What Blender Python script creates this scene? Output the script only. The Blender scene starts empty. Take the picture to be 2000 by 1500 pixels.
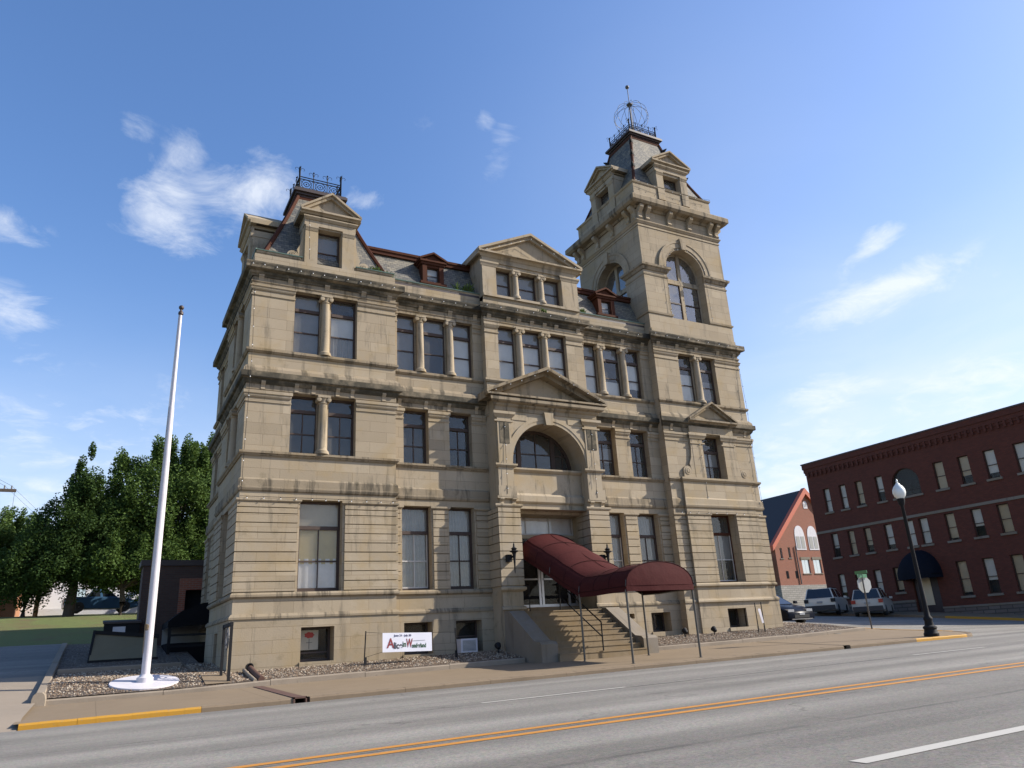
import bpy, math, random
import numpy as np
from mathutils import Vector, Matrix
random.seed(7)
rng = np.random.default_rng(7)
scene = bpy.context.scene
COL = scene.collection
R = math.radians

# ------------------------------------------------------------ camera
cam_d = bpy.data.cameras.new("camera")
cam_d.lens = 1449.65 / 2000 * 36
cam_d.sensor_width = 36
cam_d.clip_end = 4000
cam_d.clip_start = 0.05
cam = bpy.data.objects.new("camera", cam_d)
COL.objects.link(cam)
PITCH, YAW, ROLL = R(18.9983), R(29.1655), R(-3.3604)
CAMPOS = Vector((-3.41, -23.265, 0.345))
_f = Vector((math.sin(YAW)*math.cos(PITCH), math.cos(YAW)*math.cos(PITCH), math.sin(PITCH)))
_r0 = Vector((math.cos(YAW), -math.sin(YAW), 0)); _u0 = _r0.cross(_f)
_r = _r0*math.cos(ROLL) + _u0*math.sin(ROLL)
_u = -_r0*math.sin(ROLL) + _u0*math.cos(ROLL)
m = Matrix((_r, _u, -_f)).transposed().to_4x4()
m.translation = CAMPOS
cam.matrix_world = m
scene.camera = cam

# ------------------------------------------------------------ sun and sky
SUN_TO = Vector((2.25, -0.93, 1.66)).normalized()       # towards the sun
SUN_EL = math.asin(SUN_TO.z)
SUN_AZ = math.atan2(SUN_TO.x, SUN_TO.y)                # clockwise from +Y
sl = bpy.data.lights.new("sun", 'SUN')
sl.energy = 5.0
sl.angle = R(0.5)
sl.color = (1.0, 0.93, 0.82)
so = bpy.data.objects.new("sun", sl)
COL.objects.link(so)
so.rotation_euler = SUN_TO.to_track_quat('Z', 'Y').to_euler()
so.location = (30, -20, 40)
scene.view_settings.view_transform = 'Standard'
scene.view_settings.look = 'None'
scene.view_settings.exposure = 0.72
scene.view_settings.gamma = 1.0
scene.cycles.max_bounces = 8
scene.cycles.transparent_max_bounces = 12

world = bpy.data.worlds.new("World")
scene.world = world
world.use_nodes = True
wt = world.node_tree
wt.nodes.clear()

def nd(t, typ, **kw):
    n = t.nodes.new(typ)
    for k, v in kw.items():
        if k == 'inp':
            for kk, vv in v.items():
                n.inputs[kk].default_value = vv
        else:
            setattr(n, k, v)
    return n

def mth(t, op, a, b=None, c=None, clamp=False):
    n = t.nodes.new('ShaderNodeMath'); n.operation = op; n.use_clamp = clamp
    for i, v in enumerate((a, b, c)):
        if v is None: continue
        if isinstance(v, (int, float)): n.inputs[i].default_value = v
        else: t.links.new(v, n.inputs[i])
    return n.outputs[0]

def mixc(t, fac, a, b, blend='MIX'):
    n = t.nodes.new('ShaderNodeMix'); n.data_type = 'RGBA'; n.blend_type = blend
    for i, v in ((0, fac), (6, a), (7, b)):
        if isinstance(v, (int, float)): n.inputs[i].default_value = v
        elif isinstance(v, (tuple, list)): n.inputs[i].default_value = (*v[:3], 1)
        else: t.links.new(v, n.inputs[i])
    return n.outputs[2]

def ramp(t, fac, stops):
    n = t.nodes.new('ShaderNodeValToRGB')
    el = n.color_ramp.elements
    while len(el) > 1: el.remove(el[-1])
    el[0].position = stops[0][0]; el[0].color = (*stops[0][1], 1)
    for p, c in stops[1:]:
        e = el.new(p); e.color = (*c, 1)
    t.links.new(fac, n.inputs[0])
    return n.outputs[0]

def build_sky():
    t = wt
    sky = nd(t, 'ShaderNodeTexSky', sky_type='NISHITA', sun_disc=False, sun_elevation=SUN_EL,
             sun_rotation=SUN_AZ, altitude=150, air_density=1.2, dust_density=1.15, ozone_density=4.6)
    tc = nd(t, 'ShaderNodeTexCoord')
    sep = nd(t, 'ShaderNodeSeparateXYZ')
    t.links.new(tc.outputs['Generated'], sep.inputs[0])
    az = mth(t, 'MULTIPLY', mth(t, 'ARCTAN2', sep.outputs[0], sep.outputs[1]), 180/math.pi)
    el = mth(t, 'MULTIPLY', mth(t, 'ARCSINE', sep.outputs[2]), 180/math.pi)
    # clouds, each where it stands in the sky (azimuth, elevation, half sizes, tilt, strength)
    total = None
    for (a0, e0, sa, se, tilt, s) in CLOUDS:
        ct, st = math.cos(R(tilt)), math.sin(R(tilt))
        du = mth(t, 'SUBTRACT', az, a0); dv = mth(t, 'SUBTRACT', el, e0)
        p = mth(t, 'ADD', mth(t, 'MULTIPLY', du, ct/sa), mth(t, 'MULTIPLY', dv, st/sa))
        q = mth(t, 'ADD', mth(t, 'MULTIPLY', du, -st/se), mth(t, 'MULTIPLY', dv, ct/se))
        r2 = mth(t, 'ADD', mth(t, 'MULTIPLY', p, p), mth(t, 'MULTIPLY', q, q))
        g = mth(t, 'MULTIPLY', mth(t, 'EXPONENT', mth(t, 'MULTIPLY', r2, -1.0)), s)
        total = g if total is None else mth(t, 'MAXIMUM', total, g)
    # noise that breaks the clouds up, laid out on a flat cloud layer overhead
    zz = mth(t, 'MAXIMUM', mth(t, 'ADD', sep.outputs[2], 0.12), 0.05)
    cx = mth(t, 'DIVIDE', sep.outputs[0], zz); cy = mth(t, 'DIVIDE', sep.outputs[1], zz)
    comb = nd(t, 'ShaderNodeCombineXYZ')
    t.links.new(cx, comb.inputs[0]); t.links.new(cy, comb.inputs[1])
    n1 = nd(t, 'ShaderNodeTexNoise', inp={'Scale': 6.5, 'Detail': 12.0, 'Roughness': 0.66, 'Distortion': 0.5})
    t.links.new(comb.outputs[0], n1.inputs['Vector'])
    n2 = nd(t, 'ShaderNodeTexNoise', inp={'Scale': 2.2, 'Detail': 6.0, 'Roughness': 0.55, 'Distortion': 0.6})
    t.links.new(comb.outputs[0], n2.inputs['Vector'])
    nn = mth(t, 'ADD', mth(t, 'MULTIPLY', n1.outputs[0], 0.6), mth(t, 'MULTIPLY', n2.outputs[0], 0.4))
    cov = mth(t, 'ADD', mth(t, 'MULTIPLY', mth(t, 'SUBTRACT', nn, 0.5), 3.6), mth(t, 'SUBTRACT', mth(t, 'MULTIPLY', total, 1.0), 0.50))
    cov = mth(t, 'MULTIPLY', cov, 1.25, clamp=True)
    cov = mth(t, 'MULTIPLY', cov, mth(t, 'MINIMUM', mth(t, 'MULTIPLY', total, 2.0), 1.0))
    cov = mth(t, 'MULTIPLY', mth(t, 'POWER', cov, 1.2), 0.70, clamp=True)
    hs = nd(t, 'ShaderNodeHueSaturation'); hs.inputs['Saturation'].default_value = 1.12
    t.links.new(sky.outputs[0], hs.inputs['Color'])
    # smooth thin haze low in the sky
    hz = None
    for (a0, e0, sa, se, k) in HAZE_BANKS:
        du = mth(t, 'MULTIPLY', mth(t, 'SUBTRACT', az, a0), 1/sa); dv = mth(t, 'MULTIPLY', mth(t, 'SUBTRACT', el, e0), 1/se)
        g = mth(t, 'MULTIPLY', mth(t, 'EXPONENT', mth(t, 'MULTIPLY', mth(t, 'ADD', mth(t, 'MULTIPLY', du, du), mth(t, 'MULTIPLY', dv, dv)), -1.0)), k)
        hz = g if hz is None else mth(t, 'ADD', hz, g)
    hz = mth(t, 'MULTIPLY', hz, mth(t, 'ADD', mth(t, 'MULTIPLY', n2.outputs[0], 1.0), 0.5), clamp=True)
    col = mixc(t, hz, mixc(t, 1.0, hs.outputs[0], (1.08, 0.98, 1.03), 'MULTIPLY'), (4.4, 4.75, 5.3))
    col = mixc(t, cov, col, CLOUD_COL)
    bg = nd(t, 'ShaderNodeBackground')
    bg.inputs[1].default_value = SKY_STRENGTH
    t.links.new(col, bg.inputs[0])
    out = nd(t, 'ShaderNodeOutputWorld')
    t.links.new(bg.outputs[0], out.inputs[0])

SKY_STRENGTH = 0.15
CLOUD_COL = (6.6, 7.0, 7.6)

HAZE_BANKS = [(56, 6, 26, 9, 0.62), (62, 17, 16, 8, 0.34), (-1, 9, 20, 9, 0.40), (-60, 5, 40, 10, 0.4), (130, 5, 40, 10, 0.4), (48, 30, 18, 16, 0.12)]
SKY_STRENGTH = 0.128
CLOUD_COL = (4.9, 5.1, 5.4)
CLOUDS = [  # azimuth, elevation, half sizes, tilt, strength
    (1.8, 30.4, 5.2, 3.0, -25, 1.08), (9.0, 33.2, 5.4, 3.2, 25, 1.08), (2.5, 34.5, 2.4, 2.2, 0, 0.66), (5.5, 31.5, 7.5, 3.4, 10, 0.72),
    (17.5, 33.0, 3.0, 1.8, 0, 0.72), (29.2, 36.6, 2.0, 3.4, -35, 0.55), (28.3, 38.6, 1.4, 1.3, 0, 0.55), (21.0, 38.0, 6.0, 3.0, 0, 0.36),
    (-1.5, 35.2, 2.2, 1.8, 0, 0.56), (58.6, 25.2, 3.6, 1.2, 28, 1.05), (57.6, 21.4, 8.0, 1.6, 10, 1.12), (62, 26, 6, 3, 20, 0.42),
    (53.0, 15.8, 4.5, 1.9, 0, 0.98), (62.5, 14.0, 8.0, 2.4, 6, 0.92), (-1.5, 14.9, 9.0, 3.2, 4, 0.78), (4.5, 17.5, 6, 2.4, 10, 0.5),
    (-8.0, 23.0, 4.5, 2.8, -25, 0.74), (-8.5, 27.2, 3.6, 1.9, -10, 0.66), (52.0, 10.0, 14.0, 5.0, 0, 0.85), (-6, 18.5, 5, 2, 0, 0.5),
    (0.0, 9.0, 16.0, 3.8, 0, 0.74), (80, 22, 14, 7, 0, 0.8), (-60, 22, 25, 8, 0, 0.7), (150, 25, 40, 9, 10, 0.7), (-140, 30, 30, 10, 0, 0.7),
]
build_sky()

# ------------------------------------------------------------ mesh helpers
class MB:
    def __init__(s, jit=0.0):
        s.v = []; s.f = []; s.m = []; s.jit = jit
    def J(s): return random.uniform(-s.jit, s.jit) if s.jit else 0.0
    def face(s, pts, mi=0):
        b = len(s.v); s.v.extend([tuple(p) for p in pts]); s.f.append(tuple(range(b, b+len(pts)))); s.m.append(mi)
    def grid(s, rows, mi=0, closed=False):
        b = len(s.v); n = len(rows[0])
        for r in rows: s.v.extend([tuple(p) for p in r])
        for i in range(len(rows)-1):
            for j in range(n if closed else n-1):
                k = (j+1) % n
                s.f.append((b+i*n+j, b+i*n+k, b+(i+1)*n+k, b+(i+1)*n+j)); s.m.append(mi)
    def hexa(s, p, mi=0):
        b = len(s.v); s.v.extend([tuple(q) for q in p])
        for f in ((0,3,2,1),(4,5,6,7),(0,1,5,4),(1,2,6,5),(2,3,7,6),(3,0,4,7)):
            s.f.append(tuple(b+i for i in f)); s.m.append(mi)
    def box(s, x0, x1, y0, y1, z0, z1, mi=0):
        if s.jit:
            x0 += s.J(); x1 += s.J(); y0 += s.J(); y1 += s.J(); z0 += s.J(); z1 += s.J()
        s.hexa([(x0,y0,z0),(x1,y0,z0),(x1,y1,z0),(x0,y1,z0),(x0,y0,z1),(x1,y0,z1),(x1,y1,z1),(x0,y1,z1)], mi)
    def tube(s, pts, r, n=6, mi=0, closed=False):
        pts = [Vector(p) for p in pts]; rows = []
        N = len(pts)
        for i, p in enumerate(pts):
            if closed: t = pts[(i+1) % N] - pts[i-1]
            else: t = pts[min(i+1, N-1)] - pts[max(i-1, 0)]
            t.normalize()
            a = t.cross(Vector((0,0,1)))
            if a.length < 0.05: a = t.cross(Vector((1,0,0)))
            a.normalize(); b = t.cross(a)
            rr = r[i] if isinstance(r, (list, tuple)) else r
            rows.append([p + (a*math.cos(2*math.pi*k/n) + b*math.sin(2*math.pi*k/n))*rr for k in range(n)])
        if closed: rows.append(rows[0])
        s.grid(rows, mi, True)
        if not closed:
            s.face(rows[0], mi); s.face(list(reversed(rows[-1])), mi)
    def lathe(s, c, prof, n=16, mi=0, ax=None):
        # prof: (radius, height) pairs along Z (or along ax)
        c = Vector(c)
        A = Vector(ax) if ax is not None else Vector((0,0,1))
        A.normalize()
        a = A.cross(Vector((0,1,0)) if abs(A.y) < .9 else Vector((1,0,0))); a.normalize(); b = A.cross(a)
        rows = [[c + A*h + (a*math.cos(2*math.pi*k/n)+b*math.sin(2*math.pi*k/n))*max(r, 1e-4) for k in range(n)] for r, h in prof]
        s.grid(rows, mi, True)
        s.face(list(reversed(rows[0])), mi); s.face(rows[-1], mi)
    def sphere(s, c, r, n=10, mi=0, sz=1.0):
        s.lathe((c[0], c[1], c[2]), [(r*math.sin(math.pi*i/n), -r*sz*math.cos(math.pi*i/n)) for i in range(n+1)], n*2 if n < 10 else 16, mi)
    def ring(s, c, r, axis, tr, n=18, mi=0, k=5):
        c = Vector(c); A = Vector(axis).normalized()
        a = A.cross(Vector((0,0,1)) if abs(A.z) < .9 else Vector((1,0,0))).normalized(); b = A.cross(a)
        s.tube([c + (a*math.cos(2*math.pi*i/n)+b*math.sin(2*math.pi*i/n))*r for i in range(n)], tr, k, mi, True)
    def build(s, name, mats, parent=None, smooth=False):
        me = bpy.data.meshes.new(name)
        me.from_pydata(s.v, [], s.f)
        for mm in (mats if isinstance(mats, (list, tuple)) else [mats]): me.materials.append(mm)
        if any(s.m): me.polygons.foreach_set('material_index', s.m)
        if smooth:
            me.polygons.foreach_set('use_smooth', [True]*len(s.f))
            try: me.set_sharp_from_angle(angle=R(40))
            except Exception: pass
        me.update()
        o = bpy.data.objects.new(name, me); COL.objects.link(o)
        if parent is not None: o.parent = parent
        return o

def tag(o, label=None, cat=None, group=None, kind=None):
    if label: o['label'] = label
    if cat: o['category'] = cat
    if group: o['group'] = group
    if kind: o['kind'] = kind
    return o

def empty(name, loc=(0,0,0), rz=0, parent=None):
    o = bpy.data.objects.new(name, None); COL.objects.link(o)
    o.location = loc; o.rotation_euler = (0, 0, rz); o.empty_display_size = 0.2
    if parent is not None: o.parent = parent
    return o

def copy_tree(o, parent=None):
    c = o.copy(); COL.objects.link(c)
    if parent is not None: c.parent = parent
    for ch in list(o.children): copy_tree(ch, c)
    return c

def text_mesh(name, s, size, mat, M, parent, align='CENTER', extr=0.002, sx=1.0, off=0.0):
    cu = bpy.data.curves.new(name, 'FONT'); cu.body = s; cu.size = size; cu.extrude = extr; cu.offset = off
    cu.align_x = align; cu.align_y = 'CENTER'
    to = bpy.data.objects.new(name, cu); COL.objects.link(to)
    bpy.context.view_layer.update()
    me = bpy.data.meshes.new_from_object(to.evaluated_get(bpy.context.evaluated_depsgraph_get()))
    bpy.data.objects.remove(to)
    me.transform(Matrix.Diagonal((sx, 1, 1, 1))); me.transform(M)
    me.materials.clear(); me.materials.append(mat)
    o = bpy.data.objects.new(name, me); COL.objects.link(o)
    if parent is not None: o.parent = parent
    return o

# a vertical face of a building: u to the right, n outward, v up
class Face:
    def __init__(s, o, r):
        s.o = Vector(o); s.r = Vector(r); s.n = s.r.cross(Vector((0,0,1)))   # r=(1,0,0) -> n=(0,-1,0)
    def P(s, u, n, v): return s.o + s.r*u + s.n*n + Vector((0,0,v))
    def off(s, dn): return Face(s.o + s.n*dn, s.r)
    def box(s, mb, u0, u1, n0, n1, v0, v1, mi=0):
        j = mb.J
        u0 += j(); u1 += j(); n0 += j(); n1 += j(); v0 += j(); v1 += j()
        mb.hexa([s.P(u0,n1,v0), s.P(u1,n1,v0), s.P(u1,n0,v0), s.P(u0,n0,v0), s.P(u0,n1,v1), s.P(u1,n1,v1), s.P(u1,n0,v1), s.P(u0,n0,v1)], mi)
    def prof(s, mb, u0, u1, pts, e0=0, e1=0, mi=0):
        # moulding: profile (n, v) run from u0 to u1; a free end (e=1) is mitred round the corner
        a = [s.P(u0 - (max(n, 0) if e0 else 0) + mb.J(), n, v) for n, v in pts]
        b = [s.P(u1 + (max(n, 0) if e1 else 0) + mb.J(), n, v) for n, v in pts]
        k = len(pts)
        for i in range(k):
            mb.face([a[i], b[i], b[(i+1) % k], a[(i+1) % k]], mi)
        mb.face(list(reversed(a)), mi); mb.face(b, mi)
    def prism(s, mb, poly, n0, n1, mi=0):
        # polygon in (u, v) extruded from n0 (back) to n1 (front)
        n0 += mb.J(); n1 += mb.J()
        a = [s.P(u, n1, v) for u, v in poly]; b = [s.P(u, n0, v) for u, v in poly]
        mb.face(a, mi); mb.face(list(reversed(b)), mi)
        k = len(poly)
        for i in range(k): mb.face([a[i], b[i], b[(i+1) % k], a[(i+1) % k]], mi)
    def wall(s, mb, u0, u1, v0, v1, holes, n=0.0, d=0.35, mi=0):
        # holes: (u0,u1,v0,v1) or (u0,u1,v0,vs,'arch') with a round head springing at vs
        us = {u0, u1}; vs = {v0, v1}; rects = []
        for h in holes:
            top = h[3] if len(h) == 4 else h[3] + (h[1]-h[0])/2
            us |= {h[0], h[1]}; vs |= {h[2], top}; rects.append((h[0], h[1], h[2], top))
        us = sorted(u for u in us if u0-1e-6 <= u <= u1+1e-6); vs = sorted(v for v in vs if v0-1e-6 <= v <= v1+1e-6)
        for i in range(len(us)-1):
            for k in range(len(vs)-1):
                cu, cv = (us[i]+us[i+1])/2, (vs[k]+vs[k+1])/2
                if any(r[0] < cu < r[1] and r[2] < cv < r[3] for r in rects): continue
                mb.face([s.P(us[i],n,vs[k]), s.P(us[i+1],n,vs[k]), s.P(us[i+1],n,vs[k+1]), s.P(us[i],n,vs[k+1])], mi)
        for h in holes:
            a, b, c = h[0], h[1], h[2]; m2 = n - d
            if len(h) == 4:
                loop = [(a,c),(b,c),(b,h[3]),(a,h[3])]
            else:
                r = (b-a)/2; uc = (a+b)/2; N = 20
                arc = [(uc + r*math.cos(math.pi*i/N), h[3] + r*math.sin(math.pi*i/N)) for i in range(N+1)]
                top = h[3] + r
                for i in range(N):
                    p, q = arc[i], arc[i+1]
                    mb.face([s.P(p[0],n,p[1]), s.P(p[0],n,top), s.P(q[0],n,top), s.P(q[0],n,q[1])], mi)
                loop = [(a,c),(b,c)] + arc
            k = len(loop)
            for i in range(k):
                p, q = loop[i], loop[(i+1) % k]
                if abs(p[0]-q[0]) + abs(p[1]-q[1]) < 1e-6: continue
                mb.face([s.P(p[0],n,p[1]), s.P(p[0],m2,p[1]), s.P(q[0],m2,q[1]), s.P(q[0],n,q[1])], mi)

# ------------------------------------------------------------ materials
def mat(name):
    mm = bpy.data.materials.new(name); mm.use_nodes = True
    t = mm.node_tree; t.nodes.clear()
    out = nd(t, 'ShaderNodeOutputMaterial'); bs = nd(t, 'ShaderNodeBsdfPrincipled')
    t.links.new(bs.outputs[0], out.inputs[0])
    return mm, t, bs

def setc(t, bs, name, v):
    i = bs.inputs[name]
    if isinstance(v, (int, float)): i.default_value = v
    elif isinstance(v, (tuple, list)): i.default_value = (*v[:3], 1)
    else: t.links.new(v, i)

def noise(t, vec, scale, detail=4, rough=0.55, dist=0.0):
    n = nd(t, 'ShaderNodeTexNoise', inp={'Scale': scale, 'Detail': detail, 'Roughness': rough, 'Distortion': dist})
    if vec is not None: t.links.new(vec, n.inputs['Vector'])
    return n.outputs[0]

def mapv(t, vec, sc=(1,1,1), loc=(0,0,0), rot=(0,0,0)):
    n = nd(t, 'ShaderNodeMapping'); n.inputs['Scale'].default_value = sc; n.inputs['Location'].default_value = loc; n.inputs['Rotation'].default_value = rot
    t.links.new(vec, n.inputs[0]); return n.outputs[0]

def bump(t, bs, h, strength=0.3, dist=0.02):
    b = nd(t, 'ShaderNodeBump'); b.inputs['Strength'].default_value = strength; b.inputs['Distance'].default_value = dist
    t.links.new(h, b.inputs['Height']); t.links.new(b.outputs[0], bs.inputs['Normal'])

def wallvec(t):
    # position unrolled on upright walls: (along the wall, height)
    g = nd(t, 'ShaderNodeNewGeometry')
    sp = nd(t, 'ShaderNodeSeparateXYZ'); t.links.new(g.outputs['Position'], sp.inputs[0])
    sn = nd(t, 'ShaderNodeSeparateXYZ'); t.links.new(g.outputs['True Normal'], sn.inputs[0])
    f = mth(t, 'GREATER_THAN', mth(t, 'ABSOLUTE', sn.outputs[0]), 0.7)
    u = mth(t, 'ADD', mth(t, 'MULTIPLY', sp.outputs[0], mth(t, 'SUBTRACT', 1.0, f)), mth(t, 'MULTIPLY', sp.outputs[1], f))
    fz = mth(t, 'GREATER_THAN', mth(t, 'ABSOLUTE', sn.outputs[2]), 0.8)
    v = mth(t, 'ADD', mth(t, 'MULTIPLY', sp.outputs[2], mth(t, 'SUBTRACT', 1.0, fz)), mth(t, 'MULTIPLY', sp.outputs[1], fz))
    c = nd(t, 'ShaderNodeCombineXYZ'); t.links.new(u, c.inputs[0]); t.links.new(v, c.inputs[1])
    return c.outputs[0], g.outputs['Position'], sp

def brick(t, vec, c1, c2, mo, bw, rh, ms=0.008, off=0.5, smooth=0.1, bias=0.0):
    b = nd(t, 'ShaderNodeTexBrick', offset=off, inp={'Scale': 1.0, 'Brick Width': bw, 'Row Height': rh, 'Mortar Size': ms, 'Mortar Smooth': smooth, 'Bias': bias})
    for n, c in (('Color1', c1), ('Color2', c2), ('Mortar', mo)):
        if isinstance(c, tuple): b.inputs[n].default_value = (*c, 1)
        else: t.links.new(c, b.inputs[n])
    t.links.new(vec, b.inputs['Vector'])
    return b

def stone_mat(name, c1, c2, mortar, dirt, joints=True, streak=0.55, thr=0.60):
    mm, t, bs = mat(name)
    vec, pos, sp = wallvec(t)
    if joints:
        b = brick(t, vec, c1, c2, mortar, 1.15, 0.36, 0.007)
        vb = nd(t, 'ShaderNodeTexWhiteNoise'); cell = nd(t, 'ShaderNodeVectorMath', operation='FLOOR'); t.links.new(mapv(t, vec, (1/1.15, 1/0.36, 1)), cell.inputs[0]); t.links.new(cell.outputs[0], vb.inputs['Vector'])
        base = mixc(t, 0.35, b.outputs[0], mixc(t, vb.outputs[0], (0.62, 0.60, 0.56), (1.18, 1.17, 1.14)), 'MULTIPLY')
    else:
        base = mixc(t, noise(t, pos, 1.3, 3), c1, c2)
    big = noise(t, pos, 0.55, 5, 0.6)
    base = mixc(t, mth(t, 'MULTIPLY', ramp(t, big, [(0.35, (0,0,0)), (0.7, (1,1,1))]), 0.5), base, (c1[0]*0.86, c1[1]*0.80, c1[2]*0.70), 'MIX')
    fine = noise(t, pos, 26, 6, 0.7)
    base = mixc(t, 0.30, base, mixc(t, fine, (0.55,0.55,0.55), (1.35,1.35,1.35)), 'MULTIPLY')
    # black run-off streaks and lichen blotches
    st = noise(t, mapv(t, vec, (2.6, 0.32, 1)), 1.0, 7, 0.68, 0.3)
    sm = ramp(t, st, [(thr, (0,0,0)), (thr+0.10, (1,1,1))])
    base = mixc(t, mth(t, 'MULTIPLY', sm, streak), base, dirt)
    bl = noise(t, pos, 2.3, 8, 0.72)
    bm = ramp(t, bl, [(0.57, (0,0,0)), (0.68, (1,1,1))])
    yl = noise(t, pos, 0.9, 6, 0.6, 0.4)
    base = mixc(t, mth(t, 'MULTIPLY', ramp(t, yl, [(0.50, (0,0,0)), (0.66, (1,1,1))]), 0.45), base, (c1[0]*0.98, c1[1]*0.86, c1[2]*0.60))
    base = mixc(t, mth(t, 'MULTIPLY', bm, streak*0.7), base, (dirt[0]*1.6, dirt[1]*1.5, dirt[2]*1.1))
    setc(t, bs, 'Base Color', base); bs.inputs['Roughness'].default_value = 0.9
    bs.inputs['Specular IOR Level'].default_value = 0.2
    h = mth(t, 'ADD', fine, mth(t, 'MULTIPLY', bl, 0.8))
    if joints: h = mth(t, 'SUBTRACT', h, mth(t, 'MULTIPLY', b.outputs['Fac'], 1.5))
    bump(t, bs, h, 0.35, 0.012)
    return mm

def black_mat():
    # cornice stone blackened by weather, paler where the rain has washed it
    mm, t, bs = mat('blackened limestone')
    vec, pos, sp = wallvec(t)
    a = noise(t, mapv(t, vec, (0.55, 0.5, 1)), 1.0, 7, 0.66, 0.2); b = noise(t, pos, 3.2, 7, 0.7)
    k = mth(t, 'ADD', mth(t, 'MULTIPLY', a, 0.6), mth(t, 'MULTIPLY', b, 0.4))
    c = ramp(t, k, [(0.35, (0.026, 0.024, 0.019)), (0.49, (0.07, 0.062, 0.045)), (0.58, (0.165, 0.136, 0.094)), (0.67, (0.28, 0.228, 0.156))])
    setc(t, bs, 'Base Color', c); bs.inputs['Roughness'].default_value = 0.92; bs.inputs['Specular IOR Level'].default_value = 0.2
    bump(t, bs, b, 0.4, 0.015)
    return mm

def plain(name, c, rough=0.6, metal=0.0, var=0.15, scale=8.0, spec=0.5, c2=None, bmp=0.0):
    mm, t, bs = mat(name)
    g = nd(t, 'ShaderNodeNewGeometry')
    n = noise(t, g.outputs['Position'], scale, 5, 0.6)
    lo = tuple(x*(1-var) for x in c); hi = tuple(min(1, x*(1+var)) for x in c) if c2 is None else c2
    setc(t, bs, 'Base Color', mixc(t, n, lo, hi))
    bs.inputs['Roughness'].default_value = rough; bs.inputs['Metallic'].default_value = metal
    bs.inputs['Specular IOR Level'].default_value = spec
    if bmp: bump(t, bs, n, bmp, 0.02)
    return mm

def glass_mat(name, tint, refl=1.0):
    mm = bpy.data.materials.new(name); mm.use_nodes = True
    t = mm.node_tree; t.nodes.clear()
    out = nd(t, 'ShaderNodeOutputMaterial')
    tr = nd(t, 'ShaderNodeBsdfTransparent'); tr.inputs[0].default_value = (*tint, 1)
    gl = nd(t, 'ShaderNodeBsdfGlossy'); gl.inputs['Roughness'].default_value = 0.03; gl.inputs[0].default_value = (0.92, 0.90, 0.86, 1)
    g = nd(t, 'ShaderNodeNewGeometry')
    w = noise(t, g.outputs['Position'], 0.9, 2)
    b = nd(t, 'ShaderNodeBump'); b.inputs['Strength'].default_value = 0.06; b.inputs['Distance'].default_value = 0.25
    t.links.new(w, b.inputs['Height']); t.links.new(b.outputs[0], gl.inputs['Normal'])
    fr = nd(t, 'ShaderNodeFresnel'); fr.inputs[0].default_value = 1.5
    fac = mth(t, 'MULTIPLY', fr.outputs[0], 1.6*refl, clamp=True)
    fac = mth(t, 'ADD', fac, 0.06*refl, clamp=True)
    mx = nd(t, 'ShaderNodeMixShader')
    t.links.new(fac, mx.inputs[0]); t.links.new(tr.outputs[0], mx.inputs[1]); t.links.new(gl.outputs[0], mx.inputs[2])
    # thin film of dust on the pane
    du = nd(t, 'ShaderNodeBsdfDiffuse'); du.inputs[0].default_value = (0.34, 0.32, 0.28, 1)
    dn = noise(t, g.outputs['Position'], 2.2, 5, 0.6)
    m2 = nd(t, 'ShaderNodeMixShader'); t.links.new(mth(t, 'MULTIPLY', dn, 0.36*min(1, refl+.3)), m2.inputs[0])
    t.links.new(mx.outputs[0], m2.inputs[1]); t.links.new(du.outputs[0], m2.inputs[2])
    t.links.new(m2.outputs[0], out.inputs[0])
    return mm

M = {}
ST1, ST2 = (0.315, 0.262, 0.188), (0.365, 0.305, 0.222)
M['stone'] = stone_mat('limestone', ST1, ST2, (0.21, 0.165, 0.11), (0.075, 0.066, 0.05), True, 0.46, 0.55)
M['trim'] = stone_mat('carved limestone', ST1, ST2, (0.21, 0.165, 0.11), (0.065, 0.057, 0.042), False, 0.6, 0.53)
M['black'] = black_mat()
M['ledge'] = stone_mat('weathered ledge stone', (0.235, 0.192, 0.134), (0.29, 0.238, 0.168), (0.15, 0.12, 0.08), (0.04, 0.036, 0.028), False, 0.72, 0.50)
M['step'] = stone_mat('step stone', (0.20, 0.155, 0.10), (0.25, 0.195, 0.13), (0.13, 0.11, 0.08), (0.09, 0.075, 0.05), False, 0.5, 0.55)
M['grey_stone'] = stone_mat('grey coping stone', (0.185, 0.162, 0.132), (0.225, 0.195, 0.16), (0.17, 0.15, 0.13), (0.10, 0.09, 0.08), False, 0.5, 0.55)
M['frame'] = plain('brown window paint', (0.048, 0.028, 0.019), 0.7, var=0.35, scale=14)
M['rail'] = plain('pale sash paint', (0.42, 0.40, 0.37), 0.5, var=0.1)
M['redtrim'] = plain('red brown roof metal', (0.055, 0.022, 0.013), 0.8, var=0.35, scale=3, spec=0.1, c2=(0.09, 0.034, 0.02))
M['darkmetal'] = plain('dark roof metal', (0.045, 0.030, 0.026), 0.55, var=0.3, scale=3)
M['copper'] = plain('green copper', (0.10, 0.16, 0.13), 0.6, var=0.4, scale=5)
M['iron'] = plain('black iron', (0.013, 0.013, 0.014), 0.7, var=0.3, spec=0.2)
M['galv'] = plain('grey wire metal', (0.10, 0.10, 0.105), 0.6, 0.2, var=0.2)
M['dark'] = plain('dark interior', (0.02, 0.02, 0.022), 0.9, var=0.3, spec=0.0)
M['blind'] = plain('pale blind', (0.80, 0.775, 0.71), 0.8, var=0.06, scale=2)
M['greyblind'] = plain('grey shade', (0.30, 0.29, 0.27), 0.8, var=0.15, scale=2)
M['tanblind'] = plain('tan shade', (0.62, 0.50, 0.33), 0.8, var=0.08, scale=2)
M['yelblind'] = plain('yellow shade', (0.66, 0.49, 0.19), 0.8, var=0.08, scale=2)
M['lace'] = plain('white curtain', (0.86, 0.81, 0.77), 0.8, var=0.1, scale=6)
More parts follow.
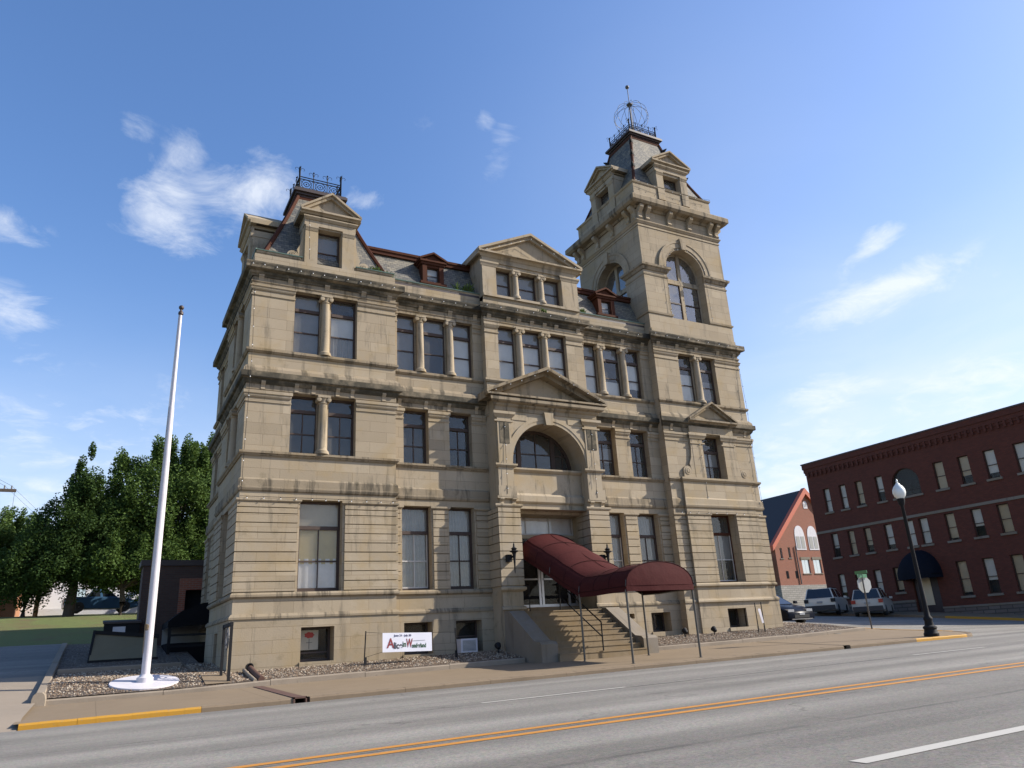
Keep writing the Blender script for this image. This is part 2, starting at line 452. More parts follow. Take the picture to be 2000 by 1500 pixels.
M['sheer'] = plain('sheer curtain', (0.43, 0.405, 0.36), 0.8, var=0.2, scale=6)
M['glass'] = glass_mat('window glass', (0.90, 0.91, 0.92), 0.5)
M['clear'] = glass_mat('clear glass', (0.93, 0.95, 0.95), 1.5)
M['bglass'] = glass_mat('office glass', (0.8, 0.8, 0.78), 0.14)
M['bulb'] = plain('bulb glass', (0.85, 0.85, 0.82), 0.2, var=0.02)
M['white'] = plain('white paint', (0.50, 0.475, 0.49), 0.5, scale=2.5, c2=(0.64, 0.61, 0.635))
M['steel'] = plain('post metal', (0.10, 0.09, 0.075), 0.45, 0.3, var=0.25)
M['alu'] = plain('aluminium', (0.55, 0.56, 0.58), 0.35, 0.5, var=0.06)

def slate_mat():
    mm, t, bs = mat('slate')
    vec, pos, sp = wallvec(t)
    n = noise(t, pos, 1.6, 5, 0.65)
    c1 = mixc(t, ramp(t, n, [(0.4, (0,0,0)), (0.62, (1,1,1))]), (0.06, 0.065, 0.066), (0.20, 0.175, 0.125))
    b = brick(t, vec, (0.045, 0.048, 0.048), (0.22, 0.192, 0.14), (0.03, 0.03, 0.03), 0.19, 0.11, 0.008, smooth=0.0)
    base = mixc(t, 0.5, b.outputs[0], c1)
    base = mixc(t, mth(t, 'MULTIPLY', b.outputs['Fac'], 0.8), base, (0.03, 0.03, 0.03))
    setc(t, bs, 'Base Color', base); bs.inputs['Roughness'].default_value = 0.7
    bump(t, bs, mth(t, 'SUBTRACT', noise(t, pos, 9, 3), b.outputs['Fac']), 0.5, 0.02)
    return mm
M['slate'] = slate_mat()

def brick_mat(name, c1, c2, mo, scale=1.0, dirt=0.25):
    mm, t, bs = mat(name)
    vec, pos, sp = wallvec(t)
    b = brick(t, vec, c1, c2, mo, 0.23*scale, 0.075*scale, 0.011*scale)
    n = noise(t, pos, 0.7, 6, 0.65)
    base = mixc(t, mth(t, 'MULTIPLY', n, dirt*2), b.outputs[0], (c1[0]*0.45, c1[1]*0.45, c1[2]*0.45))
    setc(t, bs, 'Base Color', base); bs.inputs['Roughness'].default_value = 0.88
    bump(t, bs, mth(t, 'SUBTRACT', noise(t, pos, 15, 3), b.outputs['Fac']), 0.3, 0.01)
    return mm
M['darkbrick'] = brick_mat('dark red brick', (0.098, 0.020, 0.009), (0.14, 0.031, 0.015), (0.06, 0.03, 0.02))
M['redbrick'] = brick_mat('church brick', (0.23, 0.065, 0.034), (0.28, 0.085, 0.045), (0.22, 0.15, 0.11), dirt=0.12)
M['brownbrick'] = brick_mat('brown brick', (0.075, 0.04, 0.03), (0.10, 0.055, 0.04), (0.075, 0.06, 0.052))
M['orangebrick'] = brick_mat('orange brick', (0.34, 0.13, 0.055), (0.40, 0.16, 0.07), (0.3, 0.2, 0.13), dirt=0.1)

def asphalt_mat():
    mm, t, bs = mat('asphalt')
    g = nd(t, 'ShaderNodeNewGeometry'); p = g.outputs['Position']
    f = noise(t, p, 55, 8, 0.85)
    vo = nd(t, 'ShaderNodeTexVoronoi', inp={'Scale': 38.0}); t.links.new(p, vo.inputs['Vector'])
    st = noise(t, mapv(t, p, (0.05, 0.9, 1)), 1.0, 5, 0.6)
    pa = noise(t, p, 0.35, 5, 0.6)
    base = mixc(t, ramp(t, f, [(0.3, (0,0,0)), (0.7, (1,1,1))]), (0.095, 0.082, 0.058), (0.315, 0.276, 0.205))
    base = mixc(t, 0.25, base, vo.outputs['Color'], 'SOFT_LIGHT')
    hs = nd(t, 'ShaderNodeHueSaturation'); hs.inputs['Saturation'].default_value = 0.45; t.links.new(base, hs.inputs['Color']); base = hs.outputs[0]
    base = mixc(t, 1.0, base, mixc(t, ramp(t, st, [(0.3, (0,0,0)), (0.7, (1,1,1))]), (0.66, 0.65, 0.64), (1.22, 1.21, 1.18)), 'MULTIPLY')
    base = mixc(t, 1.0, base, mixc(t, pa, (0.74, 0.74, 0.74), (1.22, 1.22, 1.22)), 'MULTIPLY')
    oil = noise(t, mapv(t, p, (0.5, 1.6, 1)), 1.4, 6, 0.7)
    base = mixc(t, mth(t, 'MULTIPLY', ramp(t, oil, [(0.62, (0,0,0)), (0.74, (1,1,1))]), 0.45), base, (0.045, 0.042, 0.04))
    vc = nd(t, 'ShaderNodeTexVoronoi', feature='DISTANCE_TO_EDGE', inp={'Scale': 0.42}); t.links.new(mapv(t, p, (0.6, 1, 1)), vc.inputs['Vector'])
    wv_ = nd(t, 'ShaderNodeVectorMath', operation='ADD'); nz = nd(t, 'ShaderNodeTexNoise', inp={'Scale': 1.3, 'Detail': 6.0}); t.links.new(p, nz.inputs['Vector']); t.links.new(mapv(t, p, (0.6, 1, 1)), wv_.inputs[0]); t.links.new(nz.outputs['Color'], wv_.inputs[1]); t.links.new(wv_.outputs[0], vc.inputs['Vector'])
    ck = mth(t, 'LESS_THAN', vc.outputs['Distance'], 0.007)
    base = mixc(t, mth(t, 'MULTIPLY', ck, mth(t, 'MULTIPLY', ramp(t, noise(t, p, 0.5, 3), [(0.52, (0,0,0)), (0.62, (1,1,1))]), 0.4)), base, (0.03, 0.028, 0.027))
    spy = nd(t, 'ShaderNodeSeparateXYZ'); t.links.new(p, spy.inputs[0])
    tw_ = mth(t, 'COSINE', mth(t, 'MULTIPLY', mth(t, 'ADD', spy.outputs[1], mth(t, 'MULTIPLY', noise(t, mapv(t, p, (0.08, .3, 1)), 1.0, 3), 0.8)), 2*math.pi/1.9))
    base = mixc(t, mth(t, 'MULTIPLY', mth(t, 'ADD', tw_, 1.0), 0.13), base, (0.05, 0.046, 0.038))
    # tarred lane seams and hairline cracks that run along the street
    sp = nd(t, 'ShaderNodeSeparateXYZ'); t.links.new(p, sp.inputs[0])
    wob = mth(t, 'MULTIPLY', mth(t, 'SUBTRACT', noise(t, p, 0.8, 6, 0.7), 0.5), 0.10)
    yy = mth(t, 'ADD', sp.outputs[1], wob)
    for y0, w, s in ((-12.12, 0.022, 0.75), (-15.79, 0.02, 0.8), (-8.3, 0.012, 0.5), (-17.9, 0.04, 0.4)):
        k = mth(t, 'LESS_THAN', mth(t, 'ABSOLUTE', mth(t, 'SUBTRACT', yy, y0)), w)
        k = mth(t, 'MULTIPLY', k, mth(t, 'MULTIPLY', ramp(t, noise(t, p, 1.2, 4), [(0.38, (0,0,0)), (0.55, (1,1,1))]), s))
        base = mixc(t, k, base, (0.028, 0.026, 0.026))
    setc(t, bs, 'Base Color', base); bs.inputs['Roughness'].default_value = 0.85; bs.inputs['Specular IOR Level'].default_value = 0.3
    bump(t, bs, f, 0.5, 0.012)
    return mm
M['asphalt'] = asphalt_mat()

def concrete_mat(name, c, jx=1.5, jy=1.6, jm=0.012, dirt=0.3, jd=0.5):
    mm, t, bs = mat(name)
    g = nd(t, 'ShaderNodeNewGeometry'); p = g.outputs['Position']
    f = noise(t, p, 40, 7, 0.8); bl = noise(t, p, 0.9, 6, 0.65); sp = noise(t, p, 5, 5, 0.7)
    base = mixc(t, f, tuple(x*0.78 for x in c), tuple(x*1.2 for x in c))
    base = mixc(t, mth(t, 'MULTIPLY', ramp(t, bl, [(0.4, (0,0,0)), (0.75, (1,1,1))]), dirt), base, tuple(x*0.62 for x in c))
    base = mixc(t, mth(t, 'MULTIPLY', ramp(t, sp, [(0.62, (0,0,0)), (0.75, (1,1,1))]), dirt), base, tuple(x*0.5 for x in c))
    if jx:
        b = brick(t, p, (0,0,0), (0,0,0), (1,1,1), jx, jy, jm, off=0.0, smooth=0.1)
        base = mixc(t, mth(t, 'MULTIPLY', b.outputs['Fac'], jd), base, tuple(x*0.3 for x in c))
    setc(t, bs, 'Base Color', base); bs.inputs['Roughness'].default_value = 0.9; bs.inputs['Specular IOR Level'].default_value = 0.2
    bump(t, bs, f, 0.3, 0.01)
    return mm
M['walk'] = concrete_mat('pavement concrete', (0.20, 0.152, 0.10), 3.2, 4.75*2, 0.01, jd=0.35)
M['kerb'] = concrete_mat('kerb stone', (0.185, 0.14, 0.095), 0, dirt=0.6)
M['edge'] = concrete_mat('edging concrete', (0.26, 0.215, 0.165), 0, dirt=0.7)
M['drive'] = concrete_mat('driveway concrete', (0.26, 0.215, 0.165), 0, dirt=0.3)
M['yellow'] = plain('yellow kerb paint', (0.43, 0.215, 0.012), 0.6, var=0.25, scale=6)

def linepaint(name, c, wear):
    mm, t, bs = mat(name)
    g = nd(t, 'ShaderNodeNewGeometry'); p = g.outputs['Position']
    n = noise(t, p, 18, 8, 0.75); f = noise(t, p, 55, 6, 0.8)
    k = ramp(t, n, [(wear-0.06, (1,1,1)), (wear+0.1, (0,0,0))])
    base = mixc(t, k, mixc(t, f, tuple(x*0.8 for x in c), c), (0.15, 0.14, 0.13))
    setc(t, bs, 'Base Color', base); bs.inputs['Roughness'].default_value = 0.75
    bump(t, bs, f, 0.3, 0.01)
    return mm
M['yellow'] = linepaint('scuffed yellow kerb paint', (0.43, 0.215, 0.012), 0.335)
M['yline'] = linepaint('yellow road paint', (0.48, 0.20, 0.02), 0.34)
M['wline'] = linepaint('white road paint', (0.44, 0.42, 0.37), 0.30)
M['wworn'] = linepaint('worn white road paint', (0.29, 0.275, 0.24), 0.47)

def gravel_mat():
    mm, t, bs = mat('gravel')
    g = nd(t, 'ShaderNodeNewGeometry'); p = g.outputs['Position']
    v = nd(t, 'ShaderNodeTexVoronoi', inp={'Scale': 17.0}); t.links.new(p, v.inputs['Vector'])
    sv = nd(t, 'ShaderNodeSeparateXYZ'); t.links.new(v.outputs['Color'], sv.inputs[0])
    c = ramp(t, sv.outputs[0], [(0.0, (0.11,0.075,0.045)), (0.35, (0.22,0.155,0.10)), (0.6, (0.15,0.105,0.07)), (0.8, (0.33,0.27,0.20)), (1.0, (0.42,0.37,0.30))])
    c = mixc(t, ramp(t, v.outputs['Distance'], [(0.0, (0,0,0)), (0.75, (1,1,1))]), c, (0.05, 0.035, 0.025))
    setc(t, bs, 'Base Color', c); bs.inputs['Roughness'].default_value = 0.9
    bump(t, bs, mth(t, 'SUBTRACT', 1.0, v.outputs['Distance']), 0.9, 0.04)
    return mm
M['gravel'] = gravel_mat()

def pebble_mat():
    mm, t, bs = mat('pebble')
    g = nd(t, 'ShaderNodeNewGeometry')
    c = ramp(t, g.outputs['Random Per Island'], [(0.0, (0.11,0.07,0.045)), (0.3, (0.24,0.165,0.105)), (0.55, (0.16,0.115,0.075)), (0.75, (0.34,0.27,0.195)), (1.0, (0.46,0.41,0.33))])
    setc(t, bs, 'Base Color', c); bs.inputs['Roughness'].default_value = 0.85
    return mm
M['pebble'] = pebble_mat()

def grass_mat():
    mm, t, bs = mat('lawn')
    g = nd(t, 'ShaderNodeNewGeometry'); p = g.outputs['Position']
    n = noise(t, p, 0.55, 6, 0.65); f = noise(t, p, 14, 6, 0.8)
    c = mixc(t, f, (0.06, 0.085, 0.018), (0.16, 0.18, 0.045))
    c = mixc(t, ramp(t, n, [(0.48, (0,0,0)), (0.72, (1,1,1))]), c, (0.13, 0.085, 0.035))
    setc(t, bs, 'Base Color', c); bs.inputs['Roughness'].default_value = 0.9
    bump(t, bs, f, 0.8, 0.08)
    return mm
M['grass'] = grass_mat()

def leaf_mat(name, a, b):
    mm, t, bs = mat(name)
    g = nd(t, 'ShaderNodeNewGeometry')
    n = noise(t, g.outputs['Position'], 0.6, 3)
    c = mixc(t, mth(t, 'ADD', mth(t, 'MULTIPLY', g.outputs['Random Per Island'], 0.6), mth(t, 'MULTIPLY', n, 0.4)), a, b)
    setc(t, bs, 'Base Color', c); bs.inputs['Roughness'].default_value = 0.75; bs.inputs['Specular IOR Level'].default_value = 0.15
    out = [x for x in t.nodes if x.type == 'OUTPUT_MATERIAL'][0]
    tl = nd(t, 'ShaderNodeBsdfTranslucent'); t.links.new(mixc(t, 0.4, c, (0.11, 0.17, 0.02)), tl.inputs[0])
    mx = nd(t, 'ShaderNodeMixShader'); mx.inputs[0].default_value = 0.25
    t.links.new(bs.outputs[0], mx.inputs[1]); t.links.new(tl.outputs[0], mx.inputs[2]); t.links.new(mx.outputs[0], out.inputs[0])
    return mm
M['leafA'] = leaf_mat('maple leaves', (0.034, 0.068, 0.014), (0.10, 0.155, 0.038))
M['leafB'] = leaf_mat('dark leaves', (0.020, 0.044, 0.012), (0.058, 0.10, 0.026))
M['leafC'] = leaf_mat('light leaves', (0.045, 0.082, 0.018), (0.10, 0.15, 0.042))
M['bark'] = plain('bark', (0.07, 0.052, 0.038), 0.9, var=0.4, scale=6, bmp=0.6)
M['maroon'] = None
def fabric_mat(name, c, sheen=0.0):
    mm, t, bs = mat(name)
    g = nd(t, 'ShaderNodeNewGeometry'); p = g.outputs['Position']
    n = noise(t, p, 1.6, 6, 0.65); f = noise(t, p, 60, 3, 0.6)
    col = mixc(t, n, tuple(x*0.72 for x in c), tuple(x*1.25 for x in c))
    col = mixc(t, 0.3, col, mixc(t, f, (0.7,0.7,0.7), (1.3,1.3,1.3)), 'MULTIPLY')
    setc(t, bs, 'Base Color', col); bs.inputs['Roughness'].default_value = 0.8
    bs.inputs['Specular IOR Level'].default_value = 0.12
    bump(t, bs, n, 0.35, 0.08)
    return mm
M['maroon'] = fabric_mat('maroon canvas', (0.052, 0.0105, 0.010))
M['navy'] = fabric_mat('navy canvas', (0.006, 0.008, 0.014))
M['blackcloth'] = fabric_mat('black canvas', (0.008, 0.008, 0.009), 0.0)
M['rust'] = plain('rusty steel', (0.085, 0.042, 0.03), 0.8, var=0.45, scale=5, bmp=0.3)

# ------------------------------------------------------------ the lie of the land
def sst(a, b, x):
    t = min(1, max(0, (x-a)/(b-a))); return t*t*(3-2*t)
def lerp(a, b, t): return a+(b-a)*t
def pw(x, pts):
    if x <= pts[0][0]: return pts[0][1]
    for (a, va), (b, vb) in zip(pts, pts[1:]):
        if x <= b: return lerp(va, vb, (x-a)/(b-a))
    return pts[-1][1]
def zroad(x, y): return 0.0085*x + pw(y, [(-7.7, -0.571), (-6.5, -0.675)])
def zside(x, y):
    z = pw(y, [(-6.5, -0.58), (-2, -0.19), (2.5, 0.22), (10, 0.80), (17, 1.25), (60, 3.9), (140, 8)])
    return z - 0.022*(x-25.5)*min(1, max(0, (y+6.5)/6))*(1 if x < 60 else 60/x)
def zwalk(x, y):
    a = -0.545+0.0085*x; b = -0.44+0.012*x
    z = lerp(a, b, min(1.2, max(-.2, (y+6.5)/4.75)))
    if x > 20.5:
        z2 = pw(y, [(-6.5, -0.36), (-1.75, -0.10), (2.5, 0.34), (17, 1.32), (60, 4.0)])
        z = lerp(z, z2, sst(20.5, 24.8, x))
    return z
def zpad(x, y):      # gravel beds
    if x < 0: return pw(y, [(-1.66, -0.335), (-0.1, -0.05), (3, 0.17), (12, 1.13), (14, 1.45)])+0.004*x
    if x < 21.7: return lerp(-0.32+0.012*x, -0.07+0.0145*x, min(1, max(0, (y+1.75)/1.75)))
    return lerp(-0.06, 0.245, (y+1.75)/1.75) if y < 0 else 0.245+0.075*y
def zleft(x, y):
    return pw(y, [(-6.9, -0.73), (-6.4, -0.68), (-5.6, -0.55), (-2, -0.45), (3, 0.10), (12, 1.12), (20, 2.55), (28, 3.05), (45, 4.1), (120, 7)])
def zgen(x, y):
    w = sst(-1, 24, x)
    return lerp(zleft(x, y), zside(max(x, 25), y), w)

def sheet(name, xs, ys, fz, m, kind='structure', label=None):
    mb = MB()
    mb.grid([[(x, y, fz(x, y)) for x in xs] for y in ys])
    o = mb.build(name, m, smooth=True)
    o['kind'] = kind
    return o
def spread(a, b, n): return [a+(b-a)*i/(n-1) for i in range(n)]

far = [-900, -500, -300, -180, -110, -70, -50, -38, -30, -24, -18, -14, -11, -9, -7.5, -6, -5]
xs = far + spread(-4.4, 25.6, 13) + [27, 30, 33, 36, 39, 42, 46, 52, 60, 75, 100, 140, 220, 400, 900]
ys = [-6.4, -5, -3.5, -2, -0.5, 1, 2.5, 4, 6, 8, 10, 12, 14, 16, 18, 20, 22, 25, 28, 32, 38, 45, 52, 60, 75, 100, 140, 220, 400, 900]
def zg(x, y):
    z = zgen(x, y) - 0.35 + (0.30 if (x < -4.5 and y > 12) else 0)
    if -4.5 <= x < 27: z -= 0.4
    return z
sheet('ground', xs, ys, zg, M['grass'])
# lawn on the bank at the left, beyond the drive
sheet('lawn', spread(-40, 6.0, 47), spread(12.1, 34, 45), lambda x, y: zleft(x, y) + 0.03*math.sin(x*1.7+y)*math.sin(y*1.3), M['grass'])
# main street
sheet('road', [-900, -300, -120, -60, -30, -15, -5, 5, 15, 25, 28, 40, 60, 120, 300, 900], [-60, -40, -30, -20, -15, -12, -9.5, -7.7, -6.5, -6.0], lambda x, y: zroad(x, y), M['asphalt'])
def zr4(x, y): return zroad(x, y)+0.004
def stripe(name, x0, x1, y0, y1, m):
    n = max(2, int((x1-x0)/3)+1)
    return sheet(name, spread(x0, x1, n), [y0, y1], zr4, m)
stripe('yellow_line', -80, 200, -15.70, -15.56, M['yline'])
stripe('yellow_line', -80, 200, -16.05, -15.91, M['yline'])
stripe('lane_line', 2.0, 4.75, -12.06, -11.96, M['wline'])
stripe('lane_line', 12.6, 15.3, -12.06, -11.96, M['wline'])
stripe('lane_line', 24.5, 27.3, -12.06, -11.96, M['wline'])
stripe('lane_line', -8.5, -5.7, -12.06, -11.96, M['wline'])
stripe('lane_line', 4.9, 12.0, -12.05, -11.98, M['wworn'])
stripe('lane_line', 1.2, 4.4, -19.52, -19.38, M['wline'])
stripe('lane_line', 10.4, 13.4, -19.52, -19.38, M['wline'])
stripe('edge_line', -1.0, 8.6, -7.33, -7.28, M['wworn'])
stripe('edge_line', 8.9, 21.5, -7.33, -7.28, M['wworn'])
mb = MB(); mb.face([(-1.22, -6.62, zr4(-1.2, -6.62)), (-0.95, -7.45, zr4(-1, -7.45)), (-0.80, -7.45, zr4(-1, -7.45)), (-1.07, -6.62, zr4(-1.2, -6.62))])
mb.build('parking_tick', M['wline'])['kind'] = 'structure'

# side street, driveway
sheet('side_street', spread(22.6, 42.2, 14), [-6.6, -6.2, -5.5, -4, -2, 0, 2, 4, 7, 10, 14, 17, 30, 45, 60, 80], lambda x, y: max(zside(x, y), -9) if y > -6 else lerp(zroad(x, -6.6)+0.01, zside(x, -5.5), (y+6.6)/1.1) , M['asphalt'])
def zdrive(x, y): return zleft(x, y) + 0.02
sheet('driveway', spread(-9.6, -4.42, 6), [-6.9, -6.4, -6.0, -5.4, -4, -2, -1.5, 0, 1, 2, 3], zdrive, M['drive'])
sheet('driveway', [-60, -40, -20, -9.6, -8, -6, -4.42], [3.01, 4, 5, 6, 8, 10, 12.2], zdrive, M['asphalt'])
sheet('driveway', [-60, -40, -20, -9.62], [-6.9, -6.4, -6.0, -5.4, -4, -2, 0, 3.0], zdrive, M['grass'])

# pavement with its rounded street corner
def ylow(x):
    if x <= 23.2: return -6.5
    return -3.9 - math.sqrt(max(0, 2.6**2 - (x-23.2)**2))
xs = spread(-4.5, 23.2, 29) + [23.2+2.6*math.sin(a) for a in spread(0.1, math.pi/2-0.001, 12)]
mb = MB()
mb.grid([[(x, lerp(ylow(x)+0.14, -1.70, k/8), zwalk(x, lerp(ylow(x), -1.70, k/8))) for x in xs] for k in range(9)])
mb.grid([[(x, y, zwalk(x, y)) for x in (24.62, 25.0, 25.4, 25.66)] for y in spread(-1.71, 60, 40)])
mb.build('pavement', M['walk'], smooth=True)['kind'] = 'structure'

# kerb: stone by stone along the street edge
line = [(x, -6.5) for x in spread(-4.4, 23.2, 93)] + [(23.2+2.6*math.sin(a), -3.9-2.6*math.cos(a)) for a in spread(0.06, math.pi/2, 24)] + [(25.8, y) for y in spread(-3.6, 40, 40)]
mb = MB()
for i in range(len(line)-1):
    (x0, y0), (x1, y1) = line[i], line[i+1]
    if 0.35 < (x0+x1)/2 < 0.66 or 17.25 < (x0+x1)/2 < 17.5: continue
    d = Vector((x1-x0, y1-y0, 0)); L = d.length; d.normalize(); nrm = Vector((-d.y, d.x, 0))
    g = 0.006 if (i % 7 == 3 and i < 92) else -0.002
    a = Vector((x0, y0, 0))+d*g; b = Vector((x1, y1, 0))-d*0
    jit = 0.006*math.sin(i*2.1)
    za, zb = zwalk(a.x, a.y)+0.006+jit*0.5, zwalk(b.x, b.y)+0.006+jit*0.5
    xm = (x0+x1)/2
    mi = 1 if ((xm < -1.35 and y0 < -6) or (20.9 < xm < 23.75 and y0 < -6) or (25.3 < xm and -5 < y0 < -3.3) or (25.7 < xm and -2.6 < y0 < -1.2)) else 0
    q = nrm*0.17; fr = nrm*0.02
    pts = [a-fr*0, b-fr*0, b+q, a+q]
    lo = [Vector((p.x, p.y, -0.95 if x1 < 40 else -1)) for p in pts]
    hi = [a+nrm*0.022, b+nrm*0.022, b+q, a+q]
    mid = [Vector((a.x, a.y, za-0.03)), Vector((b.x, b.y, zb-0.03)), Vector(((b+q).x, (b+q).y, zb-0.03)), Vector(((a+q).x, (a+q).y, za-0.03))]
    top = [Vector((p.x, p.y, z)) for p, z in zip(hi, (za, zb, zb, za))]
    mb.grid([lo+[lo[0]], mid+[mid[0]], top+[top[0]]], mi); mb.face(top, mi)
mb.build('kerb', [M['kerb'], M['yellow']])['kind'] = 'structure'

# low concrete edging round the gravel beds
def edging(label, p0, p1, ztop, h, w, step=2.4):
    mb = MB()
    p0 = Vector((*p0, 0)); p1 = Vector((*p1, 0)); L = (p1-p0).length; d = (p1-p0)/L; nrm = Vector((-d.y, d.x, 0)); n = max(1, round(L/step))
    for i in range(n):
        a = p0+d*(L*i/n+0.006); b = p0+d*(L*(i+1)/n-0.006); j = random.uniform(-0.012, 0.012)
        P = []
        for dz in (-h, -0.03, 0.0):
            ins = 0.02 if dz == 0 else 0
            for p, s in ((a, -1), (b, -1), (b, 1), (a, 1)):
                q = p + nrm*(s*(w/2-ins)); P.append((q.x, q.y, ztop(p.x, p.y)+dz+j))
        mb.grid([P[0:4]+[P[0]], P[4:8]+[P[4]], P[8:12]+[P[8]]]); mb.face(P[8:12])
    tag(mb.build('stone_edging', M['edge']), label, 'edging', 'edgings of the gravel beds')
zedge = lambda x, y: (-0.44+0.012*x)+0.145 if x > 0 else -0.345+0.0055*x*0+0.012*x*0.3
edging('long low concrete edging between pavement and gravel, from flagpole to entrance steps', (-4.3, -1.66), (8.5, -1.66), zedge, 0.35, 0.2)
edging('low concrete edging between pavement and gravel in front of the corner tower', (13.1, -1.66), (24.5, -1.66), lambda x, y: zwalk(x, -1.75)+0.14, 0.35, 0.2)
edging('concrete edging along the side street, beside the tower', (24.5, -1.55), (24.5, 9), lambda x, y: zwalk(24.6, y)+0.12, 0.35, 0.18)
edging('sloping concrete edging between the driveway and the gravel by the flagpole', (-4.36, -1.2), (-4.36, 12), lambda x, y: zpad(-1, y)+0.06, 0.6, 0.2, 3)
# rounded end stone
mb = MB()
mb.grid([[(-4.36+0.15*c*s, y, -0.62+zz) for c, zz in ((-1, 0), (-1, .28), (-.8, .37), (-.4, .42), (.4, .42), (.8, .37), (1, .28), (1, 0))] for y, s in ((-1.86, .9), (-1.80, 1), (-1.3, 1), (-1.22, .95))])
mb.face([(-4.36+0.135*c, -1.86, -0.62+zz) for c, zz in ((-1, 0), (-1, .28), (-.8, .37), (-.4, .42), (.4, .42), (.8, .37), (1, .28), (1, 0))])
tag(mb.build('edging_stone', M['edge'], smooth=False), 'rounded pale stone block standing at the driveway end of the gravel edging', 'stone block')

# gravel beds
sheet('gravel_bed', spread(-4.3, 0, 12), spread(-1.6, 14, 28), zpad, M['gravel'])
sheet('gravel_bed', spread(0, 21.7, 30), spread(-1.6, 0.5, 4), zpad, M['gravel'])
sheet('gravel_bed', spread(21.7, 24.45, 4), spread(-1.6, 9, 10), zpad, M['gravel'])
# loose pebbles on the beds
mb = MB()
oct6 = [(1,0,0),(0,1,0),(-1,0,0),(0,-1,0),(0,0,1),(0,0,-1)]
of = [(0,1,4),(1,2,4),(2,3,4),(3,0,4),(1,0,5),(2,1,5),(3,2,5),(0,3,5)]
V = []; Fc = []
for i in range(15000):
    if i < 5000: x, y = random.uniform(-4.2, 0.2), random.uniform(-1.5, 3.2)
    elif i < 13500: x, y = random.uniform(0, 22), random.uniform(-1.5, 0.0)
    else: x, y = random.uniform(21.7, 24.3), random.uniform(-1.5, 3)
    if 8.6 < x < 13 and y > -3 and i >= 5000: continue
    if (x+2.12)**2+(y+0.72)**2 < 0.66: continue
    z = zpad(x, y)+0.008; s = random.uniform(0.014, 0.036); a = random.uniform(0, 6.3); b = len(V)
    ca, sa = math.cos(a)*s, math.sin(a)*s; k = random.uniform(0.6, 1)
    for (px, py, pz) in oct6: V.append((x+px*ca-py*sa*k, y+px*sa+py*ca*k, z+pz*s*0.62))
    Fc += [(b+p, b+q, b+r) for p, q, r in of]
mb.v = V; mb.f = Fc; mb.m = [0]*len(Fc)
mb.build('pebbles', M['pebble'], smooth=True)['kind'] = 'stuff'
# slabs leading to the side door
sheet('path', [-0.75, -0.15], [-1.55, -0.6], lambda x, y: zpad(x, y)+0.03, M['walk'])
sheet('path', [-0.75, -0.15], [-0.58, 0.5], lambda x, y: zpad(x, y)+0.03, M['walk'])
sheet('path', [-0.9, 0.38], [0.52, 3, 5.6], lambda x, y: zpad(x, y)+0.03, M['walk'])

edging('low concrete edging in shade across the gravel behind the flagpole', (-4.2, 2.9), (-0.95, 2.9), lambda x, y: zpad(-1, 2.9)+0.11, 0.3, 0.22)

# ------------------------------------------------------------ the stone building
BLD = empty('stone_building', (0, 0, 0))
tag(BLD, 'large tan limestone government building with a tall corner tower and arched entrance', 'building')
W_ = {}    # masonry of the building, by part
SEC = ''
def part(nm):
    if nm not in ('walls', 'tower', 'portico'): nm = nm + ':' + SEC
    if nm not in W_: W_[nm] = MB(jit=0.0012)
    return W_[nm]
CORN = lambda o, v0, v1, vt: [(-0.12, v0), (0.05, v0), (0.07, v0+0.05), (o*0.42, v0+0.09), (o*0.5, v0+0.16), (o*0.92, v0+0.2), (o, v0+0.22), (o, v1), (o*0.85, v1+0.02), (-0.12, vt)]
BLIND = {'w': 'blind', 'g': 'greyblind', 't': 'tanblind', 'y': 'yelblind', 'l': 'lace', 's': 'sheer'}

def curtain(f, u0, u1, v0, v1, n, m, parent, folds=9, amp=0.025, name='curtain'):
    mb = MB(); k = folds*6; rows = [[], []]
    ph = random.uniform(0, 6)
    for i in range(k+1):
        u = lerp(u0, u1, i/k); a = amp*math.sin(i/6*2*math.pi+ph+0.7*math.sin(i*.37)) if folds > 1 else 0
        rows[0].append(f.P(u, n+a, v0)); rows[1].append(f.P(u, n+a*0.6, v1))
    mb.grid(rows); return mb.build(name, M[m], parent, smooth=True)

